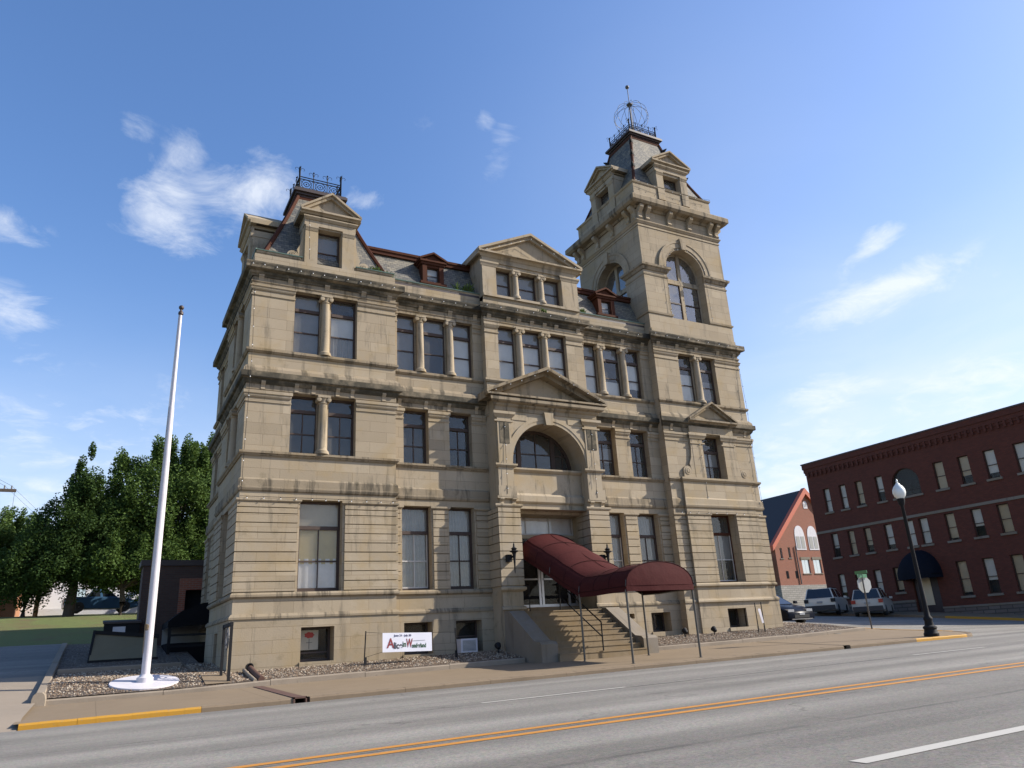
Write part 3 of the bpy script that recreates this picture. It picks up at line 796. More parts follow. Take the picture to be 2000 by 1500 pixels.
def window(f, u0, u1, v0, v1, d=0.27, transom=None, rail=None, mull=0, cover=(), fw=0.052, arch=None, frame='frame', railm=None, glass='glass', parent=None, name='window'):
    """sash window set d behind the wall face: frame, one pane of glass, shades behind it"""
    mb = MB(0.0008)
    n0, n1 = -d-0.06, -d
    f.box(mb, u0-0.02, u0+fw, n0, n1, v0-0.02, v1+0.02); f.box(mb, u1-fw, u1+0.02, n0, n1, v0-0.02, v1+0.02)
    f.box(mb, u0+fw, u1-fw, n0, n1-0.004, v0-0.02, v0+fw)
    if arch is None: f.box(mb, u0+fw, u1-fw, n0, n1-0.004, v1-fw, v1+0.02)
    if transom: f.box(mb, u0+fw, u1-fw, n0, n1+0.03, transom-0.055, transom+0.055)
    sm = MB(0.0008)
    if rail: f.box(sm, u0+fw, u1-fw, n0+0.01, n1-0.01, rail-0.022, rail+0.022)
    top = transom if transom else v1
    for k in range(mull):
        uu = lerp(u0+fw, u1-fw, (k+1)/(mull+1)); f.box(sm, uu-0.016, uu+0.016, n0+0.012, n1-0.012, v0+fw, top-fw*0.8)
    if rail and railm:
        for a in (u0+fw, u1-fw-0.03): f.box(sm, a, a+0.03, n0+0.012, n1-0.006, v0+fw, top-0.055)
        f.box(sm, u0+fw+.03, u1-fw-.03, n0+0.012, n1-0.006, v0+fw, v0+fw+0.04)
    if arch is not None:
        uc, r = (u0+u1)/2, (u1-u0)/2
        rows = []
        for i in range(21):
            c, s_ = math.cos(math.pi*i/20), math.sin(math.pi*i/20)
            rows.append([f.P(uc+q*c, nn, v1+q*s_) for q, nn in ((r+.02, n1), (r-fw, n1), (r-fw, n0), (r+.02, n0))])
        mb.grid(rows, 0, True)
    o = mb.build(name, M[frame], parent or BLD)
    if sm.f: sm.build('sash_bars', M[railm or frame], o)
    g = MB(); npl = -d-0.035
    if arch is None: g.face([f.P(u0, npl, v0), f.P(u1, npl, v0), f.P(u1, npl, v1), f.P(u0, npl, v1)])
    else: g.face([f.P(u0, npl, v0), f.P(u1, npl, v0)] + [f.P(uc+r*math.cos(math.pi*i/20), npl, v1+r*math.sin(math.pi*i/20)) for i in range(21)])
    g.build('pane', M[glass], o)
    for (k, a, b) in cover:
        folds = 1 if k in 'wgty' else (8 if k == 's' else 6)
        nm = 'blind' if k in 'wgty' else 'curtain'
        curtain(f, u0+0.02, u1-0.02, lerp(v0, v1, a), lerp(v0, v1, b), -d-0.085, BLIND[k], o, folds=folds, name=nm)
    return o

def column(f, uc, n, v0, v1, r, parent=None):
    mb = MB(); c = f.P(uc, n, 0)
    h = v1-v0
    pr = [(r*1.5, 0), (r*1.5, 0.05), (r*1.42, 0.06), (r*1.42, 0.10), (r*1.2, 0.13), (r*1.12, 0.15), (r, 0.18)]
    pr += [(r*(1-0.14*(t**1.6)), 0.18+(h-0.46)*t) for t in (0.33, 0.66, 1)]
    pr += [(r*1.02, h-0.27), (r*1.02, h-0.24), (r*0.9, h-0.23), (r*0.95, h-0.16), (r*1.15, h-0.10)]
    mb.lathe((c.x, c.y, v0), pr, 18)
    f.box(mb, uc-r*1.35, uc+r*1.35, n-r*1.1, n+r*1.15, v1-0.075, v1+0.002)
    for s in (-1, 1):
        p = f.P(uc+s*r*1.05, n-r*0.95, v1-0.14); q = f.n
        mb.lathe(p, [(0.075, 0), (0.075, r*2.0), (0.03, r*2.05)], 10, ax=q)
    return mb.build('column', M['trim'], parent or BLD, smooth=True)

def courses(nm, f, u0, u1, e0=0, e1=0, capz=True, opens=(), opens1=(), opens2=(), plinth=True, top=True):
    """horizontal mouldings of one face; opens: ranges of u where the caps are interrupted, per storey (3F, 1F, 2F)"""
    mb = part(nm); bk = part('cornice')
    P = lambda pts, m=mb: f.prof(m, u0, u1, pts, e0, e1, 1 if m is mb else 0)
    if plinth:
        P([(-0.1, 1.32), (0.09, 1.32), (0.09, 1.38), (0.03, 1.46), (-0.1, 1.46)])
        P([(-0.1, 1.90), (0.04, 1.90), (0.085, 1.94), (0.085, 2.0), (0.03, 2.06), (-0.1, 2.06)])
    P([(-0.1, 5.04), (0.02, 5.04), (0.05, 5.07), (0.07, 5.13), (0.07, 5.17), (0.055, 5.18), (0.055, 5.40), (0.0, 5.46), (-0.1, 5.46)])
    P([(-0.1, 6.15), (0.04, 6.15), (0.06, 6.19), (0.10, 6.22), (0.10, 6.29), (-0.1, 6.31)])
    P([(-0.1, 8.30), (0.02, 8.30), (0.02, 8.42), (-0.1, 8.42)])
    P([(-0.1, 8.48), (0.04, 8.48), (0.10, 8.56), (0.12, 8.62), (0.19, 8.64), (0.21, 8.67), (0.21, 8.84), (0.16, 8.86), (-0.1, 8.90)], part('string_cornice'))
    P([(-0.1, 8.87), (0.14, 8.87), (0.12, 8.98), (0.06, 9.06), (0.02, 9.10), (-0.1, 9.10)])
    P([(-0.1, 9.54), (0.04, 9.54), (0.06, 9.57), (0.09, 9.60), (0.09, 9.67), (-0.1, 9.69)])
    P([(-0.1, 11.92), (0.03, 11.92), (0.03, 12.02), (0.06, 12.05), (0.06, 12.10), (-0.1, 12.10)])
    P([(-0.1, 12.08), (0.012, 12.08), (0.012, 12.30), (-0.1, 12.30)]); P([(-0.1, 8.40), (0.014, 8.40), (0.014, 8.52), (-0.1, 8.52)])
    P(CORN(0.28, 12.24, 12.68, 12.75), bk)
    if not capz: return
    def runs(op):
        a = u0; out = []
        for o0, o1 in sorted(op):
            if o0 > a: out.append((a, o0))
            a = max(a, o1)
        if a < u1: out.append((a, u1))
        return out
    for op, segs in ((opens, (11.57, 11.76, 11.92)), (opens2, (7.88, 8.03, 8.26))):
        for (a, b) in runs(op):
            x0 = e0 if a == u0 else 1; x1 = e1 if b == u1 else 1
            s0, s1, s2 = segs
            k0 = 0.05 if a != u0 else 0; k1 = 0.05 if b != u1 else 0
            f.prof(mb, a+k0*.4, b-k1*.4, [(-0.1, s0), (0.03, s0), (0.03, s0+0.05), (-0.1, s0+0.05)], x0, x1)
            f.prof(mb, a+k0, b-k1, [(-0.1, s1), (0.03, s1), (0.055, s1+0.05), (0.055, s1+0.10), (0.085, s1+0.12), (0.085, s2-0.01), (-0.1, s2)], x0, x1)
    for (a, b) in runs(opens1):
        x0 = e0 if a == u0 else 1; x1 = e1 if b == u1 else 1
        f.prof(mb, a+(.05 if a != u0 else 0), b-(.05 if b != u1 else 0), [(-0.1, 4.72), (0.05, 4.72), (0.09, 4.76), (0.09, 4.82), (-0.1, 4.84)], x0, x1)

GRV = [2.07, 2.36, 2.65, 2.94, 3.22, 3.51, 3.80, 4.09, 4.37, 4.55, 4.72]
def rustic(nm, f, u0, u1, e0=0, e1=0, n=0.0, z1=99):
    mb = part(nm)
    for a, b in zip(GRV, GRV[1:]):
        if a >= z1: break
        t = 0.05
        f.prof(mb, u0, u1, [(-0.06, a+0.012), (n+t-.006, a+0.012), (n+t, a+0.018), (n+t, b-0.020), (n+t-.006, b-0.014), (-0.06, b-0.014)], e0, e1)

def pediment(f, nm, uc, half, v0, vt, n, over=0.25, thick=0.16, back=-0.4, dark=True):
    """gable: tympanum with raking and level mouldings"""
    mb = part(nm); bk = part('gable_moulding') if dark else mb
    rise = vt-v0
    f.prism(mb, [(uc-half+0.12, v0), (uc+half-0.12, v0), (uc, vt-0.1)], back, n)
    f.prof(bk, uc-half, uc+half, [(-0.1+n, v0-0.12), (n+over*0.4, v0-0.12), (n+over*0.6, v0-0.07), (n+over, v0-0.05), (n+over, v0+0.02), (n, v0+0.05)], 0, 0)
    for s in (-1, 1):
        h2 = half+0.02; sl = rise/half
        a = (uc+s*h2, v0+0.0); b = (uc, vt)
        for (t0, t1, oo) in ((0.0, thick*0.55, over), (-thick*0.7, 0.0, over*0.55)):
            poly = [(a[0], a[1]+t0), (b[0], b[1]+t0), (b[0], b[1]+t1), (a[0], a[1]+t1)]
            if s > 0: poly = list(reversed(poly))
            f.prism(bk, poly, back, n+oo)
    return

def bracket(f, mb, uc, w, n, v0, v1, out):
    """scrolled console seen from the side"""
    h = v1-v0
    f.prof(mb, uc-w/2, uc+w/2, [(n-0.05, v0), (n+out*0.25, v0), (n+out*0.45, v0+h*0.12), (n+out*0.3, v0+h*0.28), (n+out*0.35, v0+h*0.5), (n+out*0.7, v0+h*0.66), (n+out*0.95, v0+h*0.78), (n+out, v0+h*0.9), (n+out*0.9, v1), (n-0.05, v1)])

def scroll(f, mb, u, v, h, w, n0, n1, s):
    """flanking volute: stands at u, grows away in direction s"""
    pts = [(u, v), (u+s*w, v), (u+s*w*1.02, v+0.05)]
    for i in range(9):
        a = -0.4+i*0.42; pts.append((u+s*(w*0.66+w*0.36*math.cos(a)), v+0.16*h+0.13*h*math.sin(a)))
    pts += [(u+s*w*0.42, v+0.34*h), (u+s*w*0.22, v+0.5*h), (u+s*w*0.12, v+0.75*h), (u+s*w*0.1, v+h), (u, v+h)]
    if s > 0: pts = pts
    f.prism(mb, pts, n0, n1)
    c = f.P(u+s*w*0.66, n1-0.01, v+0.16*h)
    mb.lathe(c, [(0.09*h, 0), (0.085*h, 0.03), (0.055*h, 0.035), (0.05*h, 0.015), (0.03*h, 0.045)], 14, ax=f.n)

FR = Face((0, 0, 0), (1, 0, 0)); FW = Face((0, 0.4, 0), (1, 0, 0)); FC = Face((0, 0.1, 0), (1, 0, 0))
LS = Face((0, 0, 0), (0, -1, 0)); LS2 = Face((0.25, 0, 0), (0, -1, 0))
ZB = -0.75

def pav_windows(f, a, which, cov3=((), ()), cov2=((), ()), cov1=(), par=None):
    c = a+2.47
    for i, s in enumerate((-1, 1)):
        u0, u1 = (c-1.08, c-0.16) if s < 0 else (c+0.16, c+1.06)
        window(f, u0, u1, 9.76, 11.92, 0.22, transom=11.33, rail=10.53, cover=cov3[i])
        if '2' in which: window(f, u0, u1, 6.34, 8.26, 0.26, transom=7.75, rail=7.0, mull=1, cover=cov2[i])
    mb = part('walls')
    f.box(mb, c-0.19, c+0.19, -0.42, -0.20, 9.7, 11.95); column(f, c-0.02, -0.07, 9.70, 11.92, 0.145)
    if '2' in which:
        f.box(mb, c-0.19, c+0.19, -0.42, -0.20, 6.3, 8.3); column(f, c-0.02, -0.07, 6.31, 8.28, 0.155)
    if '1' in which: window(f, a+1.81, a+3.15, 2.09, 4.80, 0.28, transom=4.0, rail=2.98, mull=1, cover=cov1, railm='frame')

SEC = 'a'
# ---- corner pavilion, front and side
wl = part('walls')
holes_p = [(1.39, 3.54, 9.72, 11.93), (1.40, 3.54, 6.30, 8.28), (1.81, 3.15, 2.06, 4.83), (1.96, 2.95, 0.07, 1.04)]
FR.wall(wl, 0, 4.93, 1.4, 13.1, [h for h in holes_p if h[2] > 1.3], 0, 0.42)
FR.wall(wl, -0.055, 4.985, ZB, 1.42, [holes_p[3]], 0.055, 0.5)
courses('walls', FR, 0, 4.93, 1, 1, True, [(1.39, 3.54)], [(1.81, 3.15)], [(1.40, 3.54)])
rustic('walls', FR, 0, 1.75, 1, 0); rustic('walls', FR, 3.22, 4.93, 0, 1)
pav_windows(FR, 0, '12', ((('g', .0, 1),), (('w', 0.36, 0.74), ('s', 0, .37))), ((), ()), (('t', .7, 1), ('y', .30, .71), ('l', 0, .36)))
FR.box(wl, 1.93, 2.98, -0.3, 0.10, -0.09, 0.07)
hs = [(-4.93+h[0], -4.93+h[1], h[2], h[3]) for h in holes_p[:3]]
SEC = 'b'
LS.wall(wl, -4.93, 0, 1.4, 13.1, hs, 0, 0.42); LS.wall(wl, -4.985, 0.055, ZB, 1.42, [(-2.9, -2.2, 0.1, 1.04)], 0.055, 0.5)
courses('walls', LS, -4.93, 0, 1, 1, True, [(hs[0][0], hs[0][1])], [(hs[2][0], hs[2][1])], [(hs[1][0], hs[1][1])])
rustic('walls', LS, -4.93, -4.93+1.75, 1, 0); rustic('walls', LS, -4.93+3.22, 0, 0, 1)
pav_windows(LS, -4.93, '12')
window(LS, -2.9, -2.2, 0.1, 1.04, 0.3)
# returns of the pavilion
for xx in (4.93,):
    wl.face([(xx, 0, ZB), (xx, 0.45, ZB), (xx, 0.45, 13.1), (xx, 0, 13.1)])
wl.face([(0, 4.93, ZB), (0.45, 4.93, ZB), (0.45, 4.93, 13.1), (0, 4.93, 13.1)])

# ---- left side, recessed part, and the plain back walls
hl = [(-6.4, -5.6, 9.72, 11.93), (-8.6, -7.8, 9.72, 11.93), (-6.4, -5.6, 6.3, 8.28), (-8.6, -7.8, 6.3, 8.28), (-8.6, -7.8, 2.06, 4.83), (-6.4, -5.5, 2.4, 4.83)]
SEC = 'c'
LS2.wall(wl, -9.5, -4.9, ZB, 13.1, hl, 0, 0.4)
for h in hl: window(LS2, h[0], h[1], h[2]+0.02, h[3], 0.3, transom=h[3]-0.6, rail=(h[2]+h[3]-0.6)/2)
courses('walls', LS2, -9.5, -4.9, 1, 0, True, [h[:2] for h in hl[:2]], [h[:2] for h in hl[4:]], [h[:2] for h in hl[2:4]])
for a, b in ((-9.5, -8.65), (-7.75, -6.45), (-5.45, -4.95)): rustic('walls', LS2, a, b, 0, 0)
wl.face([(0.25, 9.5, ZB), (0.25, 9.5, 13.1), (21.65, 9.5, 13.1), (21.65, 9.5, ZB)])
wl.face([(21.65, 0, ZB), (21.65, 9.5, ZB), (21.65, 9.5, 12.7), (21.65, 0, 12.7)]); wl.face([(21.65, 4.95, 12.7), (21.65, 9.5, 12.7), (21.65, 9.5, 14.6), (21.65, 4.95, 14.6)])

# ---- wings between pavilion, entrance bay and tower
WA, WB_, WC, WD = 4.93, 8.56, 13.04, 16.7
def wing(x0, x1, o3, cols, o2, o1, o0, cov3, cov2, cov1):
    mb = part('walls')
    holes = [(o3[0], o3[1], 9.72, 11.93)] + [(a, b, 6.30, 8.28) for a, b in o2] + [(a, b, 2.06, 4.83) for a, b in o1]
    FW.wall(mb, x0, x1, 1.4, 13.1, holes, 0, 0.40)
    FW.wall(mb, x0, x1, ZB, 1.42, o0, 0.05, 0.5)
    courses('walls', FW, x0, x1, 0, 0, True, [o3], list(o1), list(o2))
    segs = [x0] + [v for p in o1 for v in (p[0]-0.05, p[1]+0.05)] + [x1]
    for a, b in zip(segs[0::2], segs[1::2]): rustic('walls', FW, a, b)
    ed = [o3[0]] + [c for c in cols] + [o3[1]]
    for c in cols:
        FW.box(mb, c-0.17, c+0.17, -0.42, -0.18, 9.7, 11.95); column(FW, c, -0.05, 9.70, 11.92, 0.14)
    for i in range(3):
        a = ed[0]+0.01 if i == 0 else ed[i]+0.15; b = ed[3]-0.01 if i == 2 else ed[i+1]-0.15
        window(FW, a, b, 9.75, 11.92, 0.19, transom=11.33, rail=10.53, cover=cov3[i])
    for (a, b), c in zip(o2, cov2): window(FW, a, b, 6.33, 8.26, 0.27, transom=7.72, rail=6.98, mull=1, cover=c)
    for (a, b), c, rm in zip(o1, cov1, ('rail', 'frame')): window(FW, a, b, 2.09, 4.81, 0.28, transom=3.96, rail=3.02, mull=1, cover=c, railm=rm)
    for h in o0:
        if h[1]-h[0] > 0.5: FW.box(mb, h[0]-0.05, h[1]+0.05, -0.3, 0.1, h[2]-0.16, h[2])
SEC = 'd'
wing(WA, WB_, (5.14, 8.17), (6.05, 7.25), ((5.36, 6.30), (7.10, 8.0)), ((5.28, 6.34), (6.99, 7.97)), ((5.31, 6.29, 0.08, 1.05), (7.12, 8.08, 0.04, 1.05)),
     ((('g', 0, 1),), (('g', .72, 1),), (('w', 0, .72), ('g', .72, 1))), ((), ()), ((('s', 0, 1),), (('s', 0, 1),)))
SEC = 'e'
wing(WC, WD, (13.28, 16.22), (14.13, 15.32), ((13.45, 14.46), (15.18, 16.12)), ((13.42, 14.48), (15.14, 16.18)), ((14.1, 14.46, 0.85, 1.03), (15.25, 16.18, 0.33, 1.03)),
     ((('w', 0, .7), ('g', .7, 1)), (('g', .72, 1), ('w', 0, .3)), (('w', .2, .7),)), ((('g', .3, .6),), ()), ((('s', 0, 1),), (('s', 0, 1),)))
SEC = 'f'
# ---- entrance bay above the portico
hc = [(9.13, 12.25, 9.72, 11.93)]
FC.wall(wl, WB_, WC, 8.2, 13.1, hc, 0, 0.42)
for xx in (WB_, WC): wl.face([(xx, 0.1, 8.2), (xx, 0.45, 8.2), (xx, 0.45, 13.1), (xx, 0.1, 13.1)])
FWh = [(9.22, 12.38, -0.5, 4.74), (9.22, 12.38, 6.2, 6.36, 'arch')]
FW.wall(wl, WB_, WC, ZB, 8.4, FWh, 0, 0.55)
mbx = part('walls')
for (a, b) in ((WB_, 9.13), (12.25, WC)):
    FC.prof(mbx, a, b, [(-0.1, 11.57), (0.03, 11.57), (0.03, 11.62), (-0.1, 11.62)], 1, 1)
    FC.prof(mbx, a+.03, b-.03, [(-0.1, 11.76), (0.03, 11.76), (0.055, 11.81), (0.085, 11.88), (0.085, 11.91), (-0.1, 11.92)], 1, 1)
FC.prof(mbx, WB_, WC, [(-0.1, 9.54), (0.04, 9.54), (0.06, 9.57), (0.09, 9.60), (0.09, 9.67), (-0.1, 9.69)], 1, 1)
FC.prof(mbx, WB_, WC, [(-0.1, 11.92), (0.03, 11.92), (0.03, 12.02), (0.06, 12.05), (0.06, 12.10), (-0.1, 12.10)], 1, 1)
FC.prof(part('cornice'), WB_, WC, CORN(0.28, 12.24, 12.68, 12.75), 1, 1)
for c in (10.08, 11.25):
    FC.box(mbx, c-0.17, c+0.17, -0.42, -0.18, 9.7, 11.95); column(FC, c, -0.05, 9.70, 11.92, 0.14)
for a, b in ((9.14, 9.93), (10.23, 11.10), (11.40, 12.24)): window(FC, a, b, 9.75, 11.92, 0.19, transom=11.33, rail=10.53, cover=(('w', 0, .72), ('g', .72, 1)))
# small blocks in the friezes above columns and caps
mb = part('walls')
for f, us in ((FR, (0.25, 1.2, 2.45, 3.75, 4.7, 16.95, 18.0, 19.1, 20.4, 21.4)), (FW, (5.1, 6.05, 7.25, 8.3, 13.25, 14.13, 15.32, 16.4)), (FC, (8.75, 9.6, 10.08, 10.66, 11.25, 11.8, 12.85))):
    for u in us: bracket(f, mb, u, 0.17, 0.0, 12.0, 12.32, 0.10)
for f, us in ((FR, (0.5, 1.55, 2.1, 2.9, 3.4, 4.5, 17.1, 18.2, 20.2, 21.3)), (FW, (5.2, 6.2, 7.1, 8.2, 13.4, 14.4, 15.3, 16.3))):
    for u in us: bracket(f, mb, u, 0.13, 0.0, 8.28, 8.60, 0.11)

SEC = 'g'
# ---- portico
FP = Face((0, -0.35, 0), (1, 0, 0)); pm = part('portico')
PX0, PX1, AX0, AX1 = 8.60, 13.02, 9.22, 12.38
FP.wall(pm, PX0, PX1, 4.72, 8.5, [(AX0, AX1, 4.72, 6.36, 'arch')], 0, 0.78)
for xx, d in ((PX0, -1), (PX1, 1)): pm.face([(xx, -0.35, 4.72), (xx, 0.45, 4.72), (xx, 0.45, 8.9), (xx, -0.35, 8.9)])
rows = []
for i in range(25):      # archivolt
    c, s_ = math.cos(math.pi*i/24), math.sin(math.pi*i/24); r0, r1 = 1.585, 1.83
    rows.append([FP.P(10.8+q*c, nn, 6.36+q*s_) for q, nn in ((r0, 0.03), (r0+.12, 0.03), (r0+.12, 0.05), (r1, 0.05), (r1, -0.05), (r0, -0.05))])
pm.grid(rows, 0, True)
FP.prism(pm, [(10.66, 7.86), (10.94, 7.86), (11.0, 8.34), (10.60, 8.34)], -0.1, 0.16)
for a, b in ((9.26, 9.9), (11.7, 12.34)):       # spandrel panels
    FP.box(pm, a, b, -0.05, 0.025, 7.98, 8.2)
for x0, x1 in ((PX0, AX0), (AX1, PX1)):
    SEC = 'g%d' % (x0 > 10)
    c = (x0+x1)/2
    FP.box(pm, x0+0.03, x1-0.03, -0.05, 0.07, 6.3, 8.02)
    FP.box(part('cornice'), x0+0.12, x1-0.12, -0.05, 0.085, 7.05, 7.85)
    FP.prof(pm, x0+0.02, x1-0.02, [(-0.1, 7.86), (0.10, 7.86), (0.10, 7.92), (-0.1, 7.92)], 1, 1)
    FP.prof(pm, x0+0.02, x1-0.02, [(-0.1, 8.02), (0.06, 8.02), (0.12, 8.10), (0.16, 8.14), (0.16, 8.24), (-0.1, 8.26)], 1, 1)
    FP.prof(pm, x0-0.0, x1+0.0, [(-0.1, 6.16), (0.05, 6.16), (0.10, 6.2), (0.13, 6.24), (0.13, 6.30), (-0.1, 6.32)], 1, 1)
    FP.box(pm, x0, x1, -0.05, 0.04, 5.1, 6.16)
    FP.box(pm, x0-0.05, x1+0.05, -0.05, 0.11, 5.1, 5.5)
    FP.box(pm, x0-0.1, x1+0.1, -0.05, 0.10, 5.05, 5.14)
    for s in (-1, 1): bracket(FP, pm, c+s*0.24, 0.16, 0.0, 4.84, 5.06, 0.13)
    FP.prof(pm, x0-0.08, x1+0.08, [(-0.1, 4.70), (0.06, 4.70), (0.13, 4.75), (0.15, 4.79), (0.15, 4.85), (-0.1, 4.86)], 1, 1)
    # rusticated lower piers
    y0 = -0.42
    Fq = Face((0, y0, 0), (1, 0, 0)); Fl = Face((x0-0.08, 0, 0), (0, -1, 0)); Fi = Face((x1+0.08, 0, 0), (0, 1, 0))
    pm.box(x0-0.08, x1+0.08, y0, 0.55, ZB, 4.72)
    rustic('portico', Fq, x0-0.08, x1+0.08, 1, 1)
    rustic('portico', Fl, -0.4, -y0, 0, 0); rustic('portico', Fi, y0, 0.9, 0, 0)
    for Fz, a, b in ((Fq, x0-0.08, x1+0.08),):
        Fz.prof(pm, a, b, [(-0.1, 1.90), (0.05, 1.90), (0.1, 1.95), (0.1, 2.02), (0.03, 2.06), (-0.1, 2.06)], 1, 1)
        Fz.prof(pm, a, b, [(-0.1, 1.30), (0.07, 1.30), (0.07, 1.38), (-0.1, 1.44)], 1, 1)
SEC = 'gp'
FP.prof(part('gable_moulding'), PX0, PX1, [(-0.1, 8.3), (0.03, 8.3), (0.03, 8.44), (0.1, 8.5), (0.12, 8.56), (0.24, 8.6), (0.28, 8.64), (0.28, 8.76), (-0.1, 8.80)], 1, 1)
pediment(FP, 'portico', 10.8, 2.62, 8.86, 10.02, -0.32, 0.64, 0.22, back=-0.48)
# back of the archway: panel, sill and the arched window
Fd = Face((0, 0.05, 0), (1, 0, 0))
Fd.box(pm, AX0-0.05, AX1+0.05, -0.95, 0.0, 4.74, 6.14)
Fd.prof(pm, AX0-.03, AX1+.03, [(-0.9, 6.13), (0.02, 6.13), (0.07, 6.18), (0.10, 6.22), (0.10, 6.28), (-0.9, 6.30)])
Fd.prof(pm, AX0-.03, AX1+.03, [(-0.9, 5.0), (0.05, 5.0), (0.09, 5.05), (0.09, 5.26), (0.0, 5.36), (-0.9, 5.36)])
Fd.prof(pm, AX0-.03, AX1+.03, [(-0.9, 4.62), (-0.1, 4.62), (-0.05, 4.68), (-0.05, 4.80), (-0.9, 4.84)])
Fa = Face((0, 0.35, 0), (1, 0, 0))
o = window(Fa, AX0+.02, AX1-.02, 6.28, 6.38, 0.30, arch=True, fw=0.12)
mb = MB(0.0008)
for u in (10.05, 11.55): Fa.box(mb, u-0.09, u+0.09, -0.36, -0.29, 6.28, 7.72)
Fa.box(mb, 9.3, 12.3, -0.36, -0.295, 6.28, 6.38)
for u, t in ((9.62, 7.3), (10.8, 7.9), (11.98, 7.3)): Fa.box(mb, u-0.018, u+0.018, -0.35, -0.305, 6.3, t)
Fa.box(mb, 9.3, 12.3, -0.35, -0.31, 6.98, 7.02)
mb.build('sash_bars', M['frame'], o)
# entrance doors and transom window, deep in the archway
Fe = Face((0, 0.55, 0), (1, 0, 0))
window(Fe, 9.24, 12.36, 3.98, 4.72, 0.33, cover=(('l', 0, 1),), mull=2, frame='rail')
Fe.box(pm, 9.2, 12.4, -0.5, -0.28, 3.84, 3.98)
dm = MB(0.0008); gm = MB()
for u in (9.24, 9.62, 10.74, 10.86, 11.98, 12.30): Fe.box(dm, u-0.045, u+0.045, -0.40, -0.34, 1.38, 3.84)
Fe.box(dm, 9.2, 12.4, -0.395, -0.345, 3.2, 3.27); Fe.box(dm, 9.2, 12.4, -0.395, -0.345, 1.38, 1.50)
Fe.box(dm, 9.67, 10.69, -0.36, -0.29, 2.36, 2.41); Fe.box(dm, 10.91, 11.93, -0.36, -0.29, 2.36, 2.41)
gm.face([Fe.P(9.2, -0.37, 1.4), Fe.P(12.4, -0.37, 1.4), Fe.P(12.4, -0.37, 3.84), Fe.P(9.2, -0.37, 3.84)])
do = dm.build('entrance_door', M['alu'], BLD); gm.build('pane', M['bglass'], do)
for xa, xb in ((AX0-0.3, AX0+0.02), (AX1-0.02, AX1+0.3)):
    pm.box(xa, xb, 0.5, 1.0, ZB, 4.75)

# ---- entrance steps and cheek walls
SX0, SX1 = 9.10, 12.42
sm = MB(0.001); NR = 9; RZ0 = -0.30; RH = (1.22-RZ0)/NR; TR = 0.285; SY = -0.55
for i in range(NR):
    y = SY-(NR-1-i)*TR
    sm.box(SX0, SX1, y, (0.95 if i == NR-1 else y+TR+0.12), RZ0+i*RH-(0.4 if i == 0 else 0.05), RZ0+(i+1)*RH)
    sm.box(SX0, SX1, y-0.018, y+0.1, RZ0+(i+1)*RH-0.035, RZ0+(i+1)*RH+0.003)
sm.box(9.2, 12.4, 0.45, 1.0, 1.2, 1.39)
sm.build('entrance_steps', M['step'], BLD)
for x0, x1 in ((8.54, 9.12), (12.40, 12.98)):
    cm = MB(); prof = [(-0.40, ZB), (-2.72, ZB), (-2.72, 0.16), (-2.62, 0.24), (-2.30, 0.27), (-0.75, 1.24), (-0.40, 1.26)]
    a = [(x0, y, z) for y, z in prof]; b = [(x1, y, z) for y, z in prof]
    cm.face(a); cm.face(list(reversed(b)))
    for i in range(len(prof)):
        k = (i+1) % len(prof); cm.face([a[i], b[i], b[k], a[k]])
    ck = cm.build('cheek_wall', M['grey_stone'], BLD)

SEC = 'h'
# ---- tower, lower storeys
TX0, TX1, TY1 = 16.7, 21.65, 4.95
ht = [(18.02, 20.16, 9.72, 11.93), (18.64, 19.83, 6.30, 8.22), (18.46, 19.9, 2.06, 4.83)]
FR.wall(wl, TX0, TX1, 1.4, 12.70, ht, 0, 0.42)
FR.wall(wl, TX0-0.055, TX1+0.055, ZB, 1.42, [(18.70, 19.70, 0.33, 1.05)], 0.055, 0.5)
wl.face([(TX0, 0, ZB), (TX0, 0.45, ZB), (TX0, 0.45, 12.7), (TX0, 0, 12.7)])
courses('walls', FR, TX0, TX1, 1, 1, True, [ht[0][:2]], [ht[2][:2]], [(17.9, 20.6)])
FT = FR.off(0.13)
FT.wall(wl, 17.28, 21.10, ZB, 6.2, [ht[2], (18.70, 19.70, 0.33, 1.05)], 0.0, 0.14)
for xx in (17.28, 21.10): wl.face([(xx, -0.13, ZB), (xx, 0.02, ZB), (xx, 0.02, 6.2), (xx, -0.13, 6.2)])
for pts in ([(-0.1, 1.32), (0.09, 1.32), (0.09, 1.38), (0.03, 1.46), (-0.1, 1.46)], [(-0.1, 1.90), (0.04, 1.90), (0.085, 1.94), (0.085, 2.0), (0.03, 2.06), (-0.1, 2.06)],
            [(-0.1, 5.04), (0.02, 5.04), (0.05, 5.07), (0.07, 5.13), (0.07, 5.17), (0.055, 5.18), (0.055, 5.40), (0.0, 5.46), (-0.1, 5.46)], [(-0.1, 6.14), (0.04, 6.14), (0.10, 6.21), (0.10, 6.29), (-0.1, 6.31)]):
    FT.prof(wl, 17.28, 21.10, pts, 1, 1)
for a, b in ((17.28, 18.42), (19.94, 21.10)):
    FT.prof(wl, a, b, [(-0.1, 4.72), (0.05, 4.72), (0.09, 4.76), (0.09, 4.82), (-0.1, 4.84)], 1, 1); rustic('walls', FT, a, b, 1, 1)
rustic('walls', FR, TX0, 17.28, 1, 0); rustic('walls', FR, 21.10, TX1, 0, 1)
window(FR, 18.48, 19.88, 2.09, 4.81, 0.30, transom=4.05, rail=3.0, mull=1, cover=(('g', 0.35, .72),), frame='redtrim', railm='rail')
FT.box(wl, 18.66, 19.74, -0.3, 0.06, 0.20, 0.33)
c = 19.1
for i, s in enumerate((-1, 1)):
    u0, u1 = (18.04, c-0.16) if s < 0 else (c+0.16, 20.14)
    window(FR, u0, u1, 9.76, 11.92, 0.22, transom=11.33, rail=10.53, cover=((('w', .05, .6),), (('g', .1, .5),))[i])
